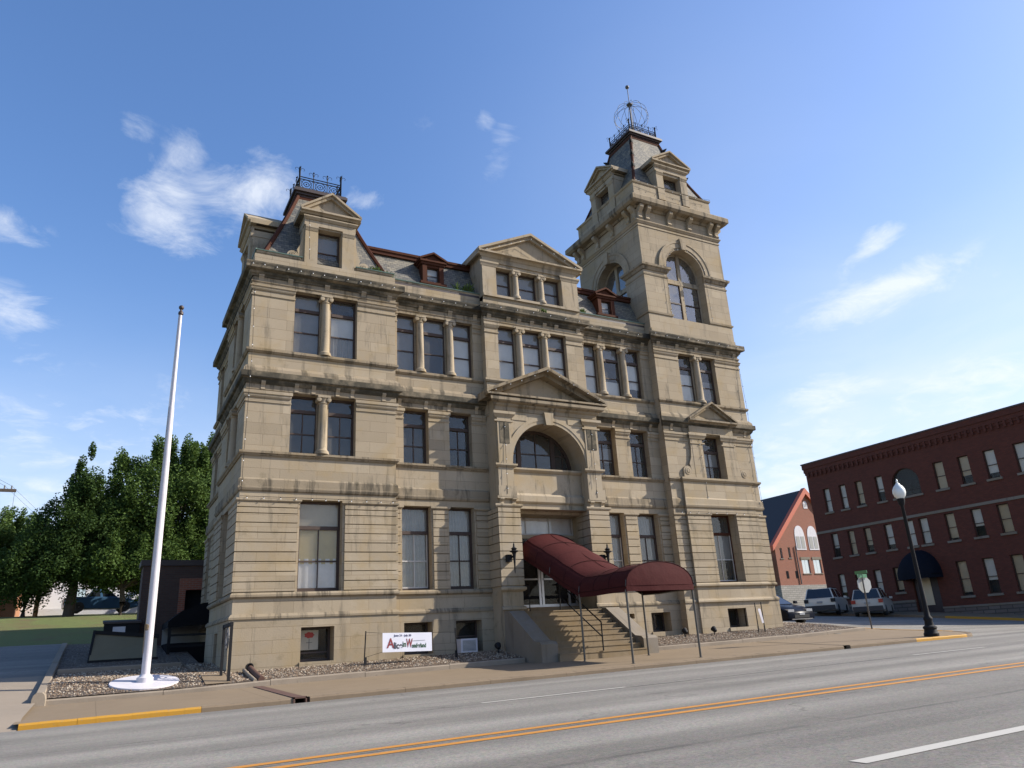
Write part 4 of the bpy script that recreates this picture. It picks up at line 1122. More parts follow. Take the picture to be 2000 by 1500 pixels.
FR.box(wl, c-0.19, c+0.19, -0.42, -0.20, 9.7, 11.95); column(FR, c, -0.07, 9.70, 11.92, 0.15)
# aedicule of the second storey
window(FR, 18.66, 19.81, 6.34, 8.20, 0.28, transom=7.55, rail=6.9, mull=1, cover=(('g', .3, .7),))
for a, b in ((18.06, 18.64), (19.83, 20.42)):
    FR.box(wl, a, b, -0.05, 0.10, 6.29, 8.26)
    FR.prof(wl, a+.02, b-.02, [(0, 7.78), (0.13, 7.78), (0.13, 7.84), (0, 7.84)], 1, 1)
    FR.prof(wl, a, b, [(0, 8.0), (0.13, 8.0), (0.17, 8.1), (0.2, 8.14), (0.2, 8.24), (0, 8.26)], 1, 1)
FR.box(wl, 18.0, 20.48, -0.05, 0.12, 8.26, 8.56)
scroll(FR, wl, 18.06, 6.3, 1.75, 0.62, -0.02, 0.09, -1); scroll(FR, wl, 20.42, 6.3, 1.75, 0.62, -0.02, 0.09, 1)
SEC = 'ha'
pediment(FR, 'walls', 19.27, 1.36, 8.80, 9.60, 0.10, 0.28, 0.15, back=-0.05)

# ---- basement windows
window(FR, 1.97, 2.94, 0.09, 1.03, 0.40, rail=0.32, frame='darkmetal', glass='bglass')
window(FW, 5.32, 6.28, 0.10, 1.04, 0.38, rail=0.55, frame='darkmetal', glass='bglass'); window(FW, 7.13, 8.07, 0.06, 1.04, 0.38, rail=0.55, frame='darkmetal', glass='bglass')
window(FW, 15.26, 16.17, 0.35, 1.02, 0.38, mull=1, frame='darkmetal', glass='bglass'); window(FR, 18.71, 19.69, 0.35, 1.04, 0.36, mull=1, frame='darkmetal', glass='bglass')
# ---- blocking course above the main cornice, gutters
Fb = FR.off(-0.10)
def blocking(f, u0, u1, e0=1, e1=1, top=13.30):
    bc = part('blocking_course'); f.prof(bc, u0, u1, [(-0.35, 12.70), (0.0, 12.70), (0.0, top-0.12), (0.03, top-0.1), (0.05, top-0.03), (-0.35, top-0.03)], e0, e1)
    g = part('gutter'); f.prof(g, u0-.01, u1+.01, [(-0.3, top-0.035), (0.075, top-0.035), (0.085, top), (0.05, top+0.02), (-0.3, top+0.01)], e0, e1)
SEC = 'a'
blocking(Fb, 0.1, 1.5, 1, 1)
SEC = 'a2'
blocking(Fb, 3.55, 4.83, 1, 1)
SEC = 'a3'
Fb.box(part('blocking_course'), 1.4, 3.65, -0.3, -0.005, 12.7, 13.12)
SEC = 'b'
Fbl = LS.off(-0.10); blocking(Fbl, -4.83, -0.1)
SEC = 'c'
blocking(LS2.off(-0.1), -9.5, -4.7)
SEC = 'd'
blocking(FW.off(-0.05), 4.75, 8.7, 0, 0)
SEC = 'e'
blocking(FW.off(-0.05), 12.9, 16.75, 0, 0)
SEC = 'f'
FC.box(part('blocking_course'), 8.6, 13.0, -0.3, -0.02, 12.7, 13.15)

# ---- roofs
SEC = 'a'
rf = part('slate_roof'); rt = part('roof_trim')
def frustum(mb, cx, cy, h0, z0, h1, z1, curve=0.0, seg=6):
    rows = []
    for i in range(seg+1):
        t = i/seg; h = lerp(h0, h1, t) - curve*math.sin(math.pi*t)
        z = lerp(z0, z1, t); rows.append([(cx-h, cy-h, z), (cx+h, cy-h, z), (cx+h, cy+h, z), (cx-h, cy+h, z)])
    for k in range(4):
        q = (k+1) % 4
        for i in range(seg): mb.face([rows[i][k], rows[i][q], rows[i+1][q], rows[i+1][k]])
    return rows
r_ = frustum(rf, 2.50, 2.47, 2.18, 13.28, 0.84, 16.72, 0.05)
for k in range(4): rt.tube([Vector(x[k]) for x in r_], 0.085, 6)
def platform(cx, cy, h, z, tall):
    dk = part('roof_platform'); rt = part('roof_trim')
    for (hh, a, b) in ((h, z, z+tall*.3), (h+0.07, z+tall*.3, z+tall*.55), (h+0.16, z+tall*.55, z+tall*.85), (h+0.12, z+tall*.85, z+tall)):
        dk.box(cx-hh, cx+hh, cy-hh, cy+hh, a, b)
    rt.box(cx-h-.03, cx+h+.03, cy-h-.03, cy+h+.03, z-0.12, z+0.02)
platform(2.50, 2.47, 0.86, 16.70, 0.36)
# wing mansards
def mansard(x0, x1):
    rf = part('slate_roof'); rt = part('roof_trim')
    rf.face([(x0, 0.62, 13.26), (x1, 0.62, 13.26), (x1, 1.28, 14.72), (x0, 1.28, 14.72)])
    rt.box(x0, x1, 1.16, 1.42, 14.66, 14.80); rt.box(x0, x1, 1.12, 1.5, 14.80, 14.90)
SEC = 'd'
mansard(4.2, 8.75)
SEC = 'e'
mansard(12.85, 16.8)
SEC = 'flat'; dk = part('roof_deck'); rf = part('slate_roof')
# flat roof and decks
dk.box(1.32, 21.5, 1.3, 9.45, 14.5, 14.72)
dk.box(0.2, 4.8, 0.3, 4.8, 13.0, 13.2); dk.box(4.6, 16.9, 0.42, 1.4, 13.0, 13.22)
rf.face([(0.85, 4.6, 13.26), (1.4, 4.6, 14.72), (1.4, 9.4, 14.72), (0.85, 9.4, 13.26)])
# masonry dormers
def dormer(f, c, n, zb, w_out, w_in, zc, ze, zp, za, half, depth, wtop, nm='dormer'):
    mb = part(nm)
    f.wall(mb, c-w_out, c+w_out, zb, zc, [(c-w_in, c+w_in, zb+0.02, wtop)], n, 0.3)
    for s in (-1, 1):
        a, b = sorted((c+s*w_out, c+s*w_in))
        mb.face([f.P(c+s*w_out, n, zb), f.P(c+s*w_out, n-depth, zb), f.P(c+s*w_out, n-depth, zc), f.P(c+s*w_out, n, zc)])
        f.box(mb, a+.02, b-.02, n-0.05, n+0.05, zb, zc-0.02)
        f.prof(mb, a+.02, b-.02, [(n-.05, zc-0.22), (n+.06, zc-.22), (n+.09, zc-.14), (n+.11, zc-.1), (n+.11, zc-.03), (n-.05, zc-.02)], 1, 1)
    f.box(mb, c-w_out-.02, c+w_out+.02, n-depth, n+0.06, zc, ze)
    f.prof(mb, c-w_out-.02, c+w_out+.02, [(n-.05, ze-.02), (n+.09, ze-.02), (n+.16, ze+.06), (n+.16, ze+.10), (n-.05, ze+.12)], 1, 1)
    f.box(mb, c-w_out, c+w_out, n-depth, n+0.02, ze+.1, zp-.1)
    pediment(f, nm, c, half, zp, za, n, 0.22, 0.16, back=n-depth, dark=False)
    window(f.off(n), c-w_in, c+w_in, zb+0.03, wtop, 0.28, rail=lerp(zb, wtop, .45), cover=(('g', .45, 1),) if nm == 'dormer' else ())
for f, c in ((FR, 2.53), (LS, -2.47)):
    SEC = 'd%g' % c
    dormer(f, c, -0.10, 13.12, 0.90, 0.42, 14.62, 14.86, 15.18, 15.95, 1.08, 1.5, 14.56)
    scroll(f, part('dormer'), c-0.90, 13.14, 1.35, 0.55, -0.32, -0.12, -1); scroll(f, part('dormer'), c+0.90, 13.14, 1.35, 0.55, -0.32, -0.12, 1)
# three-light dormer over the entrance
SEC = 'mid'; cd = part('dormer'); Fg = FC
Fg.wall(cd, 8.56, 13.02, 13.12, 14.62, [(9.17, 12.25, 13.22, 14.46)], 0, 0.36)
for xx in (8.56, 13.02): cd.face([(xx, 0.1, 12.9), (xx, 2.4, 12.9), (xx, 2.4, 15.1), (xx, 0.1, 15.1)])
dk.box(8.62, 12.96, 0.6, 2.9, 13.0, 15.0)
for a, b in ((8.56, 9.17), (12.25, 13.02)):
    Fg.box(cd, a, b, -0.05, 0.04, 13.14, 14.5)
    Fg.prof(cd, a, b, [(-.05, 14.42), (.05, 14.42), (.08, 14.5), (.11, 14.55), (.11, 14.62), (-.05, 14.64)], 1, 1)
Fg.box(cd, 8.56, 13.02, -2.3, 0.05, 14.62, 14.88)
Fg.prof(cd, 8.56, 13.02, [(-.05, 14.82), (.07, 14.82), (.12, 14.9), (.12, 14.95), (-.05, 14.97)], 1, 1)
pediment(Fg, 'dormer', 10.79, 2.42, 15.0, 16.12, 0.0, 0.26, 0.20, back=-2.4, dark=False)
Fg.box(cd, 8.56, 13.02, -0.3, 0.09, 13.10, 13.2)
for c in (10.08, 11.27):
    Fg.box(cd, c-0.15, c+0.15, -0.36, -0.16, 13.2, 14.5); column(Fg, c, -0.04, 13.2, 14.46, 0.125)
for a, b in ((9.18, 9.93), (10.23, 11.12), (11.42, 12.24)): window(Fg, a, b, 13.23, 14.45, 0.26, rail=13.82, cover=(('g', .0, 1),))
# small wooden roof dormers
def small_dormer(c):
    mb = MB(0.001); f = Face((0, 0.66, 0), (1, 0, 0)); z0 = 13.52
    f.wall(mb, c-0.44, c+0.44, z0, 14.32, [(c-0.24, c+0.24, z0+0.06, 14.2)], 0, 0.15)
    for s in (-1, 1):
        mb.face([f.P(c+s*.44, 0, z0-.3), f.P(c+s*.44, -.7, z0-.3), f.P(c+s*.44, -.7, 14.4), f.P(c+s*.44, 0, 14.4)])
        f.box(mb, c+s*.35-.09, c+s*.35+.09, -.05, .03, z0, 14.28)
    f.box(mb, c-0.54, c+0.54, -.1, .08, z0-.07, z0+.03)
    f.box(mb, c-0.50, c+0.50, -.8, .06, 14.30, 14.40); f.box(mb, c-0.56, c+0.56, -.8, .12, 14.40, 14.47)
    f.prism(mb, [(c-.52, 14.47), (c+.52, 14.47), (c, 14.72)], -0.8, 0.03)
    for s in (-1, 1):
        poly = [(c+s*.60, 14.45), (c+s*.60, 14.53), (c, 14.83), (c, 14.75)]
        f.prism(mb, poly if s < 0 else list(reversed(poly)), -0.85, 0.14)
    o = mb.build('roof_dormer', M['redtrim'], BLD)
    g = MB(); g.face([f.P(c-.24, -.1, z0+.06), f.P(c+.24, -.1, z0+.06), f.P(c+.24, -.1, 14.2), f.P(c-.24, -.1, 14.2)]); g.build('pane', M['glass'], o)
    b = MB(0.001); f.box(b, c-.24, c+.24, -.12, -.08, 13.84, 13.88); f.box(b, c-.24, c-.2, -.12, -.085, z0+.06, 14.2); f.box(b, c+.2, c+.24, -.12, -.085, z0+.06, 14.2); b.build('sash_bars', M['darkmetal'], o)
    curtain(f, c-.24, c+.24, z0+.06, 14.2, -.2, 'blind', o, 1, name='blind')
small_dormer(6.72); small_dormer(14.9)

# ---- tower above the main cornice
tw = part('tower')
FTL = Face((TX0, 0, 0), (0, -1, 0))       # left face, u = -y
FTR = Face((TX1, 0, 0), (0, 1, 0)); FTB = Face((0, TY1, 0), (-1, 0, 0))
TZ = 18.35
def tower_face(f, u0, u1, win=True):
    global SEC
    SEC = 't%g' % u0
    c = (u0+u1)/2; r = 1.12; sp = 16.15
    f.wall(tw, u0, u1, 12.70, 19.6, [(c-r, c+r, 13.64, sp, 'arch')] if win else [], 0, 0.42)
    f.box(tw, u0, u1, -0.1, 0.05, 12.7, 12.95)
    f.prof(tw, u0, u1, [(-.1, TZ-.1), (.03, TZ-.1), (.06, TZ-.04), (.10, TZ), (.10, TZ+.05), (-.1, TZ+.07)], 1, 1)
    f.prof(tw, u0, u1, [(-.1, TZ-.24), (.03, TZ-.24), (.03, TZ-.16), (-.1, TZ-.16)], 1, 1)
    f.prof(part('tower_cornice'), u0, u1, [(-.12, 18.98), (.06, 18.98), (.12, 19.08), (.36, 19.12), (.42, 19.18), (.46, 19.22), (.46, 19.44), (.42, 19.5), (-.12, 19.58)], 1, 1)
    for u in (u0+.12, u0+.56, c-.62, c+.62, u1-.56, u1-.12): bracket(f, tw, u, 0.2, 0.0, TZ+.06, 19.1, 0.34)
    if not win: return
    for a, b, e0, e1 in ((u0, c-r, 1, 0), (c+r, u1, 0, 1)):
        SEC = 'i%g%g' % (u0, a)
        f.prof(part('impost'), a, b, [(-.1, 15.86), (.04, 15.86), (.10, 15.98), (.16, 16.02), (.17, 16.12), (-.1, 16.16)], 1 if e0 else 1, 1)
        f.prof(tw, a, b, [(-.1, 15.60), (.02, 15.60), (.04, 15.66), (-.1, 15.70)], 1, 1)
        f.prof(tw, a, b, [(-.1, 13.70), (.04, 13.70), (.06, 13.78), (-.1, 13.82)], 1, 1)
    rows = []
    for i in range(25):
        cs, sn = math.cos(math.pi*i/24), math.sin(math.pi*i/24)
        rows.append([f.P(c+q*cs, nn, sp+q*sn) for q, nn in ((r, .03), (r+.12, .03), (r+.12, .06), (r+.34, .06), (r+.36, .09), (r+.46, .09), (r+.46, -.05), (r, -.05))])
    tw.grid(rows, 0, True)
    f.prism(tw, [(c-.13, sp+r-.02), (c+.13, sp+r-.02), (c+.19, sp+r+.56), (c-.19, sp+r+.56)], -.05, .17)
    o = window(f, c-r, c+r, 13.66, sp, 0.40, arch=True, fw=0.10, frame='trim', glass='clear')
    mb = MB(0.0008)
    f.box(mb, c-.09, c+.09, -.46, -.38, 13.66, 17.22); f.box(mb, c-r, c+r, -.46, -.37, 15.62, 15.84)
    mb.build('mullion', M['trim'], o)
    mb = MB(0.0008)
    for a, b in ((c-r+.08, c-.09), (c+.09, c+r-.08)): f.box(mb, a, b, -.45, -.40, 14.62, 14.68); f.box(mb, a, a+.04, -.45, -.41, 13.7, 15.62); f.box(mb, b-.04, b, -.45, -.41, 13.7, 15.62)
    mb.build('sash_bars', M['frame'], o)
tower_face(FR, TX0, TX1); tower_face(FTL, -TY1, 0); tower_face(FTR, 0, TY1); tower_face(FTB, -TX1, -TX0)
tw.box(TX0+.3, TX1-.3, .3, TY1-.3, 19.3, 19.5)
TC = (19.22, 2.47)
for f, a, b in ((FR.off(-.1), TX0+.1, TX1-.1), (FTL.off(-.1), -TY1+.1, -.1), (FTR.off(-.1), .1, TY1-.1), (FTB.off(-.1), -TX1+.1, -TX0-.1)):
    f.prof(tw, a, b, [(-.4, 19.5), (0, 19.5), (0, 20.5), (.04, 20.54), (.07, 20.62), (-.4, 20.64)], 1, 1)
SEC = 'tower'; rf = part('slate_roof'); rt = part('roof_trim')
r_ = frustum(rf, TC[0], TC[1], 2.22, 20.6, 0.90, 24.62, 0.10, 8)
for k in range(4): rt.tube([Vector(x[k]) for x in r_], 0.075, 6)
platform(TC[0], TC[1], 0.92, 24.6, 0.36)
for SEC, f, c in (('t1', FR, TC[0]+.02), ('t2', FTL, -2.47), ('t3', FTR, 2.47)):
    dormer(f, c, -0.10, 19.95, 0.98, 0.52, 21.58, 21.80, 22.08, 22.78, 1.20, 1.7, 21.46, 'tower_dormer')

# ---- iron cresting on the two roof tops
def cresting(cx, cy, h, z0, ht, nring, spike):
    mb = MB()
    for k in range(4):
        ax = [(1, 0), (0, 1), (-1, 0), (0, -1)][k]; px = [(-1, -1), (1, -1), (1, 1), (-1, 1)][k]
        p = Vector((cx+px[0]*h, cy+px[1]*h, 0)); d = Vector((*ax, 0)); nrm = Vector((ax[1], -ax[0], 0))
        L = 2*h
        for zz in (0.05, 0.12, ht-0.1, ht): mb.tube([p+Vector((0,0,z0+zz)), p+d*L+Vector((0,0,z0+zz))], 0.02, 5)
        for i in range(nring):
            c = p+d*(L*(i+.5)/nring)+Vector((0,0,z0+.1+(ht-.2)/2)); rr = (ht-.2)/2
            mb.ring(c, rr*.98, nrm, 0.014, 14); mb.ring(c, rr*.5, nrm, 0.014, 10); mb.sphere(c, 0.03, 5)
            for s in (-1, 1): mb.tube([c+d*(s*L/nring*.5)+Vector((0,0,-rr)), c+d*(s*rr*.55), c+d*(s*L/nring*.5)+Vector((0,0,rr))], 0.012, 4)
        for i in range(nring+1):
            q = p+d*(L*i/nring); big = i in (0, nring)
            mb.tube([q+Vector((0,0,z0)), q+Vector((0,0,z0+ht+(spike if big else spike*.7)))], 0.035 if big else 0.016, 6)
            zt = z0+ht+(spike if big else spike*.7)
            mb.sphere((q.x, q.y, zt), 0.035, 6)
            for s in (-1, 1):
                pts = [q+Vector((0,0,zt-z0-spike*.55+z0))]
                for a in range(7):
                    t = a/6*4.2; pts.append(q+d*(s*(0.11-0.07*math.cos(t)))+Vector((0,0,zt-spike*.2+0.06*math.sin(t))))
                mb.tube(pts, 0.009, 4)
    return mb.build('roof_cresting', M['iron'], BLD)
cresting(2.50, 2.47, 0.80, 17.05, 0.60, 3, 0.40)
cresting(TC[0], TC[1], 0.86, 24.95, 0.46, 4, 0.32)
# crockets on the tower hips
for k in (0, 1, 3):
    for t in (3, 5, 7):
        mb = MB(); p = Vector(r_[t][k]); q = p+Vector(((-1 if k in (0, 3) else 1)*.16, (-1 if k < 2 else 1)*.16, .16))
        mb.tube([p-(q-p)*.5, p, p.lerp(q, .5), q], [0.10, 0.11, .07, 0.02], 6); mb.build('roof_crocket', M['iron'], BLD)
# mast with wire globe
mb = MB(); cz = 26.75; rr = 0.92; C0 = Vector((TC[0]+.1, TC[1], 0))
for i in range(6):
    a = math.pi*i/6
    mb.tube([C0+Vector((math.cos(a)*rr*math.cos(t), math.sin(a)*rr*math.cos(t), cz+rr*math.sin(t))) for t in [2*math.pi*j/28 for j in range(28)]], 0.011, 4, 0, True)
mb.ring(C0+Vector((0,0,cz)), rr, (0,0,1), 0.011, 28)
random.seed(3)
for i in range(60):
    a = math.pi*random.randrange(12)/6; t = random.uniform(-1.4, 1.4)
    mb.sphere(C0+Vector((math.cos(a)*rr*math.cos(t), math.sin(a)*rr*math.cos(t), cz+rr*math.sin(t))), 0.022, 4, 1)
mb.tube([C0+Vector((0,0,24.9)), C0+Vector((0,0,26.2)), C0+Vector((0,0,27.7))], [0.07, 0.06, 0.04], 7)
mb.tube([C0+Vector((0,0,27.6)), C0+Vector((0,0,28.75))], 0.022, 6)
mb.tube([C0+Vector((0.12,0,24.9)), C0+Vector((0.10,0,27.5))], 0.012, 5)
mb.lathe(C0+Vector((0,0,27.55)), [(0.05,0),(0.16,0.04),(0.16,0.09),(0.05,0.14)], 10)
mb.sphere(C0+Vector((0,0,28.8)), 0.11, 8, 0)
mb.build('wire_globe', [M['galv'], M['bulb']], BLD, smooth=True)

# ---- chimneys of the building seen over the left roof edge and the interior mass
im = MB()
im.box(1.5, 20.9, 1.6, 8.9, -0.5, 12.6)
im.box(TX0+.5, TX1-.5, 0.55, TY1-.5, 12.6, 12.7)
for (x0, x1, y0, y1, z) in ((0.5, 21.1, 0.9, 1.6, 5.6), (0.5, 21.1, 0.9, 1.6, 9.0), (0.5, 21.1, 0.9, 1.6, 1.75)): im.box(x0, x1, y0, y1, z-.05, z+.05)
im.box(9.0, 12.6, 1.05, 1.6, 1.2, 4.9)
im.build('interior', M['dark'], BLD)

MM = {'gable_moulding': 'ledge', 'tower_cornice': 'ledge', 'string_cornice': 'black', 'roof_deck': 'darkmetal', 'impost': 'ledge', 'walls': 'stone', 'cornice': 'black', 'portico': 'trim', 'blocking_course': 'trim', 'gutter': 'copper', 'slate_roof': 'slate', 'roof_trim': 'redtrim',
      'roof_platform': 'darkmetal', 'dormer': 'trim', 'tower_dormer': 'trim', 'tower': 'stone'}
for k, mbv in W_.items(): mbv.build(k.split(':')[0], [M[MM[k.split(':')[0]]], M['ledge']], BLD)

# ------------------------------------------------------------ things in front of the stone building
Z3 = Vector((0, 0, 1))
# --- maroon canopy over the steps
cn = empty('entrance_canopy', (10.8, -3.0, 0))
tag(cn, 'maroon barrel-shaped fabric canopy covering the steps up to the arched entrance', 'canopy')
CX, CW = 10.8, 1.22
def vault(y, ze, rise, k=14, w=CW):
    return [(CX-3*0+w*-math.cos(math.pi*i/k)*1.0, y, ze + rise*math.sin(math.pi*i/k)**0.85) for i in range(k+1)]
secs_ = [(-5.86, 1.60, 0.66), (-5.0, 1.61, 0.67), (-4.2, 1.60, 0.65), (-3.45, 1.62, 0.66), (-2.6, 1.98, 0.68), (-1.8, 2.36, 0.69), (-0.9, 2.78, 0.69), (0.05, 3.20, 0.70)]
secs = []
for (a, b) in zip(secs_, secs_[1:]):
    for q in (0, .25, .5, .75): secs.append((lerp(a[0], b[0], q), lerp(a[1], b[1], q), lerp(a[2], b[2], q)-0.035*math.sin(math.pi*q)))
secs.append(secs_[-1])
mb = MB(); rows = []
for y, ze, r in secs:
    v = vault(y, ze, r); sag = 0.02*math.sin(y*3)
    rows.append([(v[0][0], y, ze-0.16)] + [(x, yy, z+ (sag if 3 < i < 11 else 0)) for i, (x, yy, z) in enumerate(v)] + [(v[-1][0], y, ze-0.16)])
mb.grid(rows)
sm_ = MB()
for i in range(8):
    y, ze, r = secs_[i]; sm_.tube([(x, yy-.002, z+.004) for x, yy, z in vault(y, ze, r)], 0.012, 4)
for k in (3, 7, 11): sm_.tube([(v_[k][0], v_[k][1], v_[k][2]+.003) for v_ in [vault(y, ze, r) for y, ze, r in secs]], 0.008, 4)
for s in (-1, 1): sm_.tube([(CX+s*(CW+.004), y, ze-.01) for y, ze, r in secs], 0.012, 4)
fab = mb.build('canopy_cover', M['maroon'], None, smooth=True)
mb = MB(); v = vault(-5.86, 1.60, 0.66); N_ = 14; rows = []
for k in range(6):
    q = k/5; rows.append([(lerp(p[0], CX, q), -5.86-0.10*math.sin(q*math.pi/2)*(1 if 0 < i < N_ else 1), lerp(p[2], 1.60, q)) for i, p in enumerate(v)])
mb.grid(rows)
mb.grid([[(CX-CW, -5.86, 1.60), (CX-CW*.4, -5.93, 1.60), (CX, -5.955, 1.60), (CX+CW*.4, -5.93, 1.60), (CX+CW, -5.86, 1.60)], [(CX-CW, -5.86, 1.45), (CX-CW*.4, -5.93, 1.45), (CX, -5.955, 1.45), (CX+CW*.4, -5.93, 1.45), (CX+CW, -5.86, 1.45)]])
fr = mb.build('canopy_front', M['maroon'], None, smooth=True)
def own(o, p):
    o.parent = p; o.matrix_parent_inverse = p.matrix_basis.inverted() if p.location.length or p.rotation_euler.z else Matrix(); return o
own(fab, cn); own(fr, cn); own(sm_.build('seam', fabric_mat('dark maroon binding', (0.03, 0.006, 0.006)), None), cn)
def post(x, y, zt, zb):
    mb = MB(); mb.tube([(x, y, zb), (x, y, zt)], 0.032, 8); mb.lathe((x, y, zb), [(0.06, 0), (0.06, 0.015), (0.035, 0.02)], 10)
    return own(mb.build('canopy_post', M['steel'], None, smooth=True), cn)
for x, y, zt in ((CX-CW+.02, -5.80, 1.5), (CX+CW-.02, -5.80, 1.5), (CX-CW+.02, -3.42, 1.55), (CX+CW-.02, -3.42, 1.55)): post(x, y, zt, zwalk(x, y)-0.01)
mb = MB()
for y, ze, r in (secs_[0], secs_[3], secs_[5], secs_[7]):
    v = vault(y+.03, ze-.02, r-.03); mb.tube(v, 0.018, 5)
for s in (-1, 1): mb.tube([(CX+s*(CW-.03), y, ze-.14) for y, ze, r in secs], 0.018, 5)
own(mb.build('canopy_frame', M['steel'], None), cn)

# --- hand rails on the steps
def handrail(label, x, y0, y1):
    mb = MB()
    zf = lambda y: 0.135 + (-0.15) + (y+2.85)*(1.22+0.30)/2.30
    za, zb = RZ0+RH*1.0, 1.22
    mb.tube([(x, y0, za-.02), (x, y0, za+0.86)], 0.022, 6); mb.tube([(x, y1, zb-.02), (x, y1, zb+0.88)], 0.022, 6)
    for h in (0.86, 0.42): mb.tube([(x, y0, za+h), (x, y1-.05, zb+h+.02)], 0.022, 6)
    mb.tube([(x, y1-.05, zb+.88), (x, y1+.4, zb+.88)], 0.022, 6)
    tag(mb.build('handrail', M['iron'], smooth=True), label, 'handrail', 'iron handrails of the entrance steps')
handrail('black iron handrail running up the middle of the entrance steps', 10.72, -2.82, -0.45)
mb = MB(); mb.tube([(9.5, -.46, 1.18), (9.5, -.46, 2.06), (9.5, .35, 2.06), (9.5, .35, 1.18)], 0.022, 6); mb.tube([(9.5, -.46, 1.64), (9.5, .35, 1.64)], 0.018, 6)
tag(mb.build('handrail', M['iron'], smooth=True), 'short black iron rail on the landing left of the entrance doors', 'handrail', 'iron handrails of the entrance steps')

# --- wall lanterns
def lantern(x):
    t = empty('wall_lantern', (x, -0.46, 2.95))
    mb = MB(0.0005); mb.box(x-.20, x-.02, -0.62, -0.44, 2.85, 3.09); mb.box(x-.06, x+.03, -0.72, -0.58, 2.98, 3.04)
    own(mb.build('bracket', M['iron']), t)
    mb = MB(); mb.lathe((x, -0.74, 0), [(0.008, 2.45), (0.022, 2.52), (0.03, 2.75), (0.045, 2.95), (0.06, 3.08), (0.085, 3.16)], 10)
    own(mb.build('torch', M['iron'], smooth=True), t)
    mb = MB(); mb.lathe((x, -0.74, 0), [(0.085, 3.14), (0.15, 3.17), (0.15, 3.20), (0.07, 3.22), (0.09, 3.26), (0.11, 3.27), (0.05, 3.31), (0.025, 3.36), (0.03, 3.40), (0.004, 3.48)], 12)
    own(mb.build('crown', M['iron'], smooth=True), t)
    return t
for x, s in ((8.86, 'left'), (12.72, 'right')):
    tag(lantern(x), 'black torch-shaped iron lantern on the stone pier to the %s of the entrance canopy' % s, 'lantern', 'torch lanterns at the entrance')

# --- flagpole
fp = empty('flagpole', (-2.12, -0.72, -0.2)); tag(fp, 'tall tapered white flagpole standing on a round white base by the driveway', 'flagpole')
zb = -0.165
mb = MB(); ax_ = Vector((0, -0.18, 1)).normalized()
mb.lathe((-2.12, -0.72, zb), [(0.82, -.1), (0.82, .022), (0.81, .032), (0.01, .036)], 44, ax=ax_); own(mb.build('base_disc', M['white'], smooth=True), fp)
mb = MB(); mb.lathe((-2.12, -0.72, 0), [(0.20, zb-.02), (0.20, zb+.12), (0.15, zb+.15), (0.125, zb+.20)], 20); own(mb.build('collar', M['white'], smooth=True), fp)
mb = MB()
mb.lathe((-2.12, -0.72, 0), [(0.105, zb+.12), (0.102, 2.5), (0.092, 5.2), (0.072, 7.2), (0.066, 7.25), (0.062, 7.3), (0.05, 9.0), (0.042, 10.2)], 18)
own(mb.build('pole', M['white'], smooth=True), fp)
mb = MB(); mb.lathe((-2.12, -0.72, 10.15), [(0.05, 0), (0.075, 0.03), (0.07, 0.1), (0.035, 0.14), (0.03, 0.18)], 10); mb.sphere((-2.12, -0.72, 10.40), 0.075, 8)
own(mb.build('finial', M['darkmetal'], smooth=True), fp)
mb = MB()
mb.tube([(-2.23, -0.75, 1.25), (-2.24, -0.76, 1.2), (-2.235, -0.76, 0.85), (-2.235, -0.76, 0.55)], 0.012, 5)
for i in range(5): mb.ring((-2.20, -0.80, 1.22-.02*i), 0.05-.004*i, (0.3, 0.4, .4), 0.014, 10)
mb.tube([(-2.235, -0.78, 0.9), (-2.23, -0.77, 4), (-2.19, -0.75, 8), (-2.17, -0.74, 10.2)], 0.006, 4)
own(mb.build('halyard', M['step'], smooth=True), fp)

# --- black sign frame at the corner
sf = empty('sign_frame', (-0.15, -0.95, -0.25)); tag(sf, 'narrow black metal frame with a wrought ring, standing on gravel at the building corner', 'sign frame')
mb = MB(0.0005)
mb.box(-0.215, -0.145, -1.42, -1.34, zpad(-.1, -1.4)-.05, 1.20); own(mb.build('post', M['iron']), sf)
mb = MB(0.0005); mb.box(-0.30, -0.235, -0.70, -0.62, zpad(-.1, -.65)-.05, 1.16); own(mb.build('post', M['iron']), sf)
mb = MB(0.0005); mb.hexa([(-.217,-1.425,1.12),(-.143,-1.425,1.12),(-.233,-.6,1.08),(-.302,-.6,1.08),(-.217,-1.425,1.21),(-.143,-1.425,1.21),(-.233,-.6,1.17),(-.302,-.6,1.17)]); own(mb.build('top_rail', M['iron']), sf)
mb = MB(); mb.ring((-.222, -1.01, 0.80), 0.27, (1, 0, 0), 0.02, 24); mb.ring((-.222, -1.01, 0.80), 0.15, (1, 0, 0), 0.016, 18)
for a in range(6): mb.tube([(-.222, -1.01+.15*math.cos(a*1.047), .8+.15*math.sin(a*1.047)), (-.222, -1.01+.27*math.cos(a*1.047+.3), .8+.27*math.sin(a*1.047+.3))], 0.014, 5)
own(mb.build('ring_ornament', M['galv']), sf)

